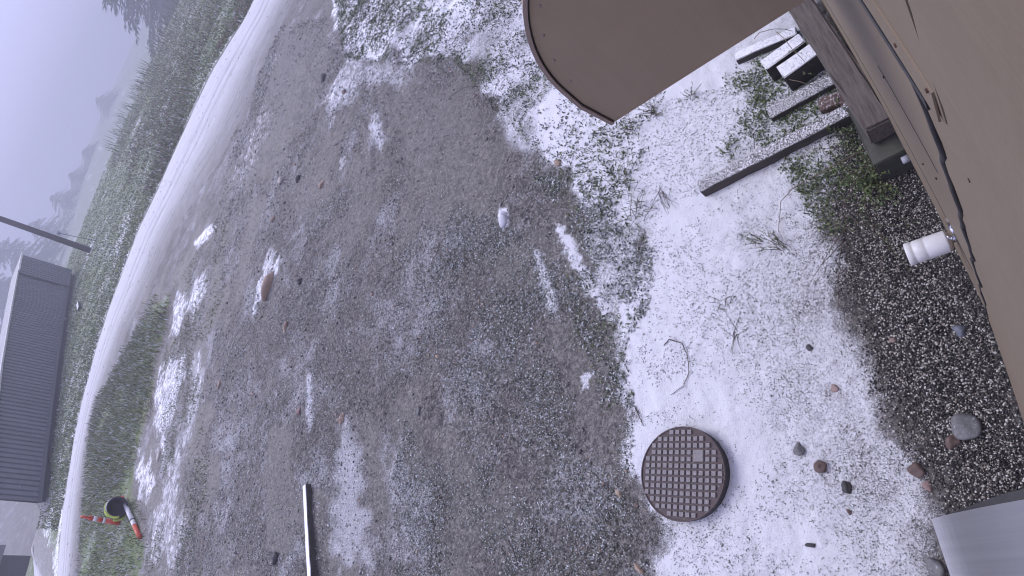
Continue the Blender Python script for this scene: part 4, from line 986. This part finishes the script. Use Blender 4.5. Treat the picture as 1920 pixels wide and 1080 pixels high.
def quadstrip(name, f0, f1, ts, mat, thick=Vector((0, 0, 0))):
    V, F = [], []
    for t in ts: V += [f0(t), f1(t)]
    for i in range(len(ts) - 1): F.append((2 * i, 2 * i + 2, 2 * i + 3, 2 * i + 1))
    return mesh(name, [Vector(v) - shed.location for v in V], F, mat, shed)
ts = list(np.linspace(0, 1, 12))
base_ = lambda t: S0.lerp(S1, t)
def zz_(p, z): return Vector((p.x, p.y, z))
quadstrip('roof', lambda t: zz_(base_(t) + nrm * .3, stop_z(t) + .05), lambda t: zz_(base_(t) + BACK, stop_z(t) + .25), ts, simple('shed roof sheet', (.12, .12, .13), (.16, .16, .17), 2, .5, snow=.5))
quadstrip('back_wall', lambda t: base_(t) + BACK, lambda t: zz_(base_(t) + BACK, stop_z(t) + .2), ts, M_metal)
for t in (0, 1):
    a, b = base_(t), base_(t) + BACK
    V = [a, b, zz_(b, stop_z(t) + .2), zz_(a, stop_z(t))]; mesh('end_wall', [v - shed.location for v in V], [(0, 1, 2, 3)], M_metal, shed)
def barx(name, t0, t1, zf0, zf1, out, th, mat):
    V, F = [], []; tt = np.linspace(t0, t1, 8)
    for t in tt:
        for o_, z_ in ((out, zf0(t)), (out + th, zf0(t)), (out + th, zf1(t)), (out, zf1(t))): V.append(zz_(base_(t) + nrm * o_, z_))
    for i in range(7):
        for k in range(4): F.append((4 * i + k, 4 * i + (k + 1) % 4, 4 * i + 4 + (k + 1) % 4, 4 * i + 4 + k))
    F += [(3, 2, 1, 0), (28, 29, 30, 31)]
    return mesh(name, [v - shed.location for v in V], F, mat, shed)
barx('roof_trim', 0, .86, lambda t: stop_z(t) - .02, lambda t: stop_z(t) + .07, .10, .12, M_trim)
barx('roof_trim', .862, 1.004, lambda t: stop_z(t) - .04, lambda t: stop_z(t) + .07, .18, .18, M_trim)
barx('sill', 0, 1.0, lambda t: base_(t).z - .03, lambda t: base_(t).z + .12, .03, .10, simple('shed sill', (.07, .075, .08), (.10, .105, .11), 3, .6))
barx('gap_shade', .02, .985, lambda t: base_(t).z - .9, lambda t: base_(t).z - .02, -.35, .25, M_dark)  # dark recessed strip added for the shaded gap below the wall
g0 = on(152, 575); tag(box('snowy_plank', g0 + Vector((0, 0, .12)), (2.2, .25, .14), M_woodw, None, rz=math.atan2(ux.y, ux.x) + .25, bev=.01), 'short snow-topped plank in the grass at the shed foot', 'plank')

M_pole = simple('dark creosoted pole', (.030, .024, .022), (.060, .048, .044), 4, .8, (3, 3, .6), .3, .02)
pb = on(170, 470); dd = math.hypot(pb.x, pb.y); pt = along(0, 410, dd); ax = pt - pb
pole = empty('utility_pole', pb, 'dark leaning wooden utility pole on the grass crest', 'utility pole')
top = pb + ax * 1.9
tube('pole', [pb - ax * .04, pb + ax * .5, top], [.215, .195, .165], M_pole, pole, 14)
ins = along(110, 437, dd - .25)
lathe('insulator', [(.0, -.10), (.09, -.10), (.13, 0), (.08, .12), (.0, .13)], Matrix.Translation(ins), simple('grey insulator', (.2, .2, .22), (.28, .28, .3), 9, .4), pole, 12)
g = on(182, 452); tube('guy_wire', [ins, ins.lerp(g, .5) + Vector((0, 0, -.08)), g], .022, M_black, pole, 6)
barm = pb + ax * 1.75; box('crossarm', barm, (2.4, .12, .14), M_pole, pole, rz=R(40), bev=.01)

M_house = simple('dark stained boards', (.028, .022, .024), (.05, .04, .04), 3, .8, (6, 6, .5), .2)
hp = along(62, 1043, 46); hr = Vector((hp.x, hp.y, -3.6))
hs = empty('dark_house', (hr.x, hr.y, -3.6), 'dark timber house in the mist at the end of the side road', 'house')
box('wall', (hr.x - 4.5, hr.y + 3.0, -1.75), (9.0, 7.0, 3.6), M_house, hs, bev=.02)
V = [(hr.x - 9.6, hr.y - .9, .02), (hr.x + .55, hr.y - .9, .02), (hr.x + .55, hr.y + 6.9, .02), (hr.x - 9.6, hr.y + 6.9, .02), (hr.x - 9.6, hr.y + 3, 2.9), (hr.x + .55, hr.y + 3, 2.9)]
mesh('roof', [Vector(v) - hs.location for v in V], [(0, 1, 5, 4), (1, 2, 5), (2, 3, 4, 5), (3, 0, 4), (3, 2, 1, 0)], simple('dark house roof', (.03, .028, .03), (.05, .046, .05), 4, .8), hs)
wf = M_trim
for k in range(2):
    wdw = box('window', (hr.x - 2.4 - 2.6 * k, hr.y - .51, -1.2), (1.1, .08, 1.0), simple('window glass', (.02, .02, .025), (.03, .03, .035), 5, .15, bmp=0), hs, bev=.005)

# ------------------------------------------------------------------ wooded slope far behind the side road
def slope():
    u = np.linspace(-14, 13, 90); v = np.linspace(0, 1, 24); U, Vv = np.meshgrid(np.radians(u), v, indexing='ij')
    D = 225 + 70 * Vv; x, y = (D * np.sin(U)).ravel(), (D * np.cos(U)).ravel(); U, Vv = U.ravel(), Vv.ravel()
    z = -8 + (6 + 3 * np.sin(U * 9 + 1)) * np.sin(Vv * math.pi * .5) * sstep(math.radians(13), math.radians(7), U) + 1.6 * (fbm(x * .2, y * .2, 200) - .5) * (1 + 2 * (vnoise(x * .6, y * .6, 201) > .6))
    n, m = 90, 24; i = np.arange(n - 1)[:, None]; j = np.arange(m - 1)[None, :]
    F = np.stack([i * m + j, i * m + j + 1, (i + 1) * m + j + 1, (i + 1) * m + j], -1).reshape(-1, 4)
    tag(mesh('hillside', np.stack([x, y, z], 1), F, simple('dark wooded slope', (.02, .028, .02), (.05, .055, .04), .4, .9), smooth=False), kind='structure')
slope()

# ------------------------------------------------------------------ conifers in the mist
M_needle = tinted('dark conifer needles', [(0, (.012, .020, .012)), (.6, (.028, .042, .022)), (1, (.05, .065, .04))], .8)
M_bark = simple('conifer bark', (.03, .022, .018), (.06, .045, .035), 6, .85)
def conifer(name, az, dist, top_el, width, label, seed, base_el=-4.0, dens=1.0):
    global rng
    rng = np.random.default_rng(seed); a = R(az); x, y = dist * math.sin(a), dist * math.cos(a)
    z0 = float(terrain(x, y)); zt_ = CAM_H + dist * math.tan(R(top_el)); H = zt_ - z0; t = empty(name, (x, y, z0), label, 'tree', 'conifers in the mist')
    V, F = tube_geo([(0, 0, -.3), (.1, 0, H * .5), (0, .05, H)], [H * .018, H * .011, .02], 8); mesh('trunk', V, F, M_bark, t, True)
    nb = int(70 * dens * max(1, H / 12)); B, D, L, W = [], [], [], []
    for i in range(nb):
        u = rng.uniform(.06, 1) ** .9; zb = H * u; ln = width * .5 * (1.02 - u) ** .8 * rng.uniform(.55, 1.15) + .15; aa = rng.uniform(0, 6.28)
        d0 = np.array([math.cos(aa), math.sin(aa), .12]); nseg = max(4, int(ln / .28))
        for k in range(nseg):
            s = (k + rng.uniform(0, 1)) / nseg; p = np.array([0, 0, zb]) + d0 * ln * s + np.array([0, 0, -.32 * ln * s * s])
            for _ in range(3):
                aa2 = aa + rng.normal(0, .8); e = rng.uniform(-.75, .05); B.append(p + rng.normal(0, .06, 3)); D.append((math.cos(aa2) * math.cos(e), math.sin(aa2) * math.cos(e), math.sin(e)))
                L.append(rng.uniform(.35, .8) * (.6 + .05 * H)); W.append(rng.uniform(.10, .22) * (.6 + .05 * H))
    B, D, L, W = map(np.array, (B, D, L, W)); V, F, tt = leaves(B, D, L, W, rng.uniform(0, 1, len(B)), .15)
    mesh('crown', V, F, M_needle, t, attrs={'tint': tt}); return t
for i, (az, d, te, wd, lab) in enumerate([
    (50.8, 125, 8.5, 30, 'large dark conifer at the top edge of the picture, nearest of the trees'),
    (58.5, 150, 7.0, 22, 'conifer beyond the nearest large one, at the corner by the road'),
    (39.6, 300, 0.7, 23, 'faintest conifer, alone on the crest between the weedy bank and the grove'),
    (35.2, 285, .1, 22, 'misty conifer at the bank end of the grove behind the grass crest'),
    (33.0, 275, .35, 21, 'misty conifer in the middle of the grove behind the grass crest'),
    (30.7, 255, .95, 21, 'taller misty conifer at the pole end of the grove'),
    (28.0, 235, 1.7, 20, 'misty conifer directly behind the utility pole foot'),
    (25.3, 215, 4.3, 21, 'tall conifer between the utility pole and the shed end'),
    (22.0, 205, 5.2, 21, 'tall conifer rising behind the shed end panel'),
    (18.6, 215, 3.6, 21, 'conifer behind the middle of the shed roof'),
]):
    conifer('conifer_tree', az, d, te, wd, lab, 300 + i, dens=2.6 if i < 2 else 1.8)

# ------------------------------------------------------------------ light snow still falling
rng = np.random.default_rng(5); nf_ = 420; dq = rng.uniform(3, 22, nf_); aq = R(1) * rng.uniform(-3, 70, nf_); hq = rng.uniform(.15, 5.5, nf_)
fx = np.stack([dq * np.sin(aq), dq * np.cos(aq)], 1)
scatter_pebbles('falling_snow', fx, rng.uniform(.002, .004, nf_) * (1 + dq * .05), np.full(nf_, 1.0), tinted('snowflakes', [(0, SNOW), (1, SNOW)], .8), .8, (OCT_V, OCT_F), 0, terrain(fx[:, 0], fx[:, 1]) + hq)

# ------------------------------------------------------------------ the mist
def haze():
    me = bpy.data.meshes.new('haze'); bm = bmesh.new(); bmesh.ops.create_cube(bm, size=1)
    lo, hi = Vector((-430, -430, -9)), Vector((430, 430, 34))
    for v in bm.verts: v.co = Vector([lo[k] if v.co[k] < 0 else hi[k] for k in range(3)])
    bm.to_mesh(me); bm.free()
    m = bpy.data.materials.new('mist'); m.use_nodes = True; n, l = m.node_tree.nodes, m.node_tree.links; n.clear()
    o = n.new('ShaderNodeOutputMaterial'); v = n.new('ShaderNodeVolumePrincipled')
    v.inputs['Color'].default_value = (.58, .585, .64, 1); v.inputs['Density'].default_value = .0058; v.inputs['Anisotropy'].default_value = 0.2
    l.new(v.outputs[0], o.inputs['Volume'])
    ob = link('haze', me, m); tag(ob, kind='stuff'); return ob
haze()
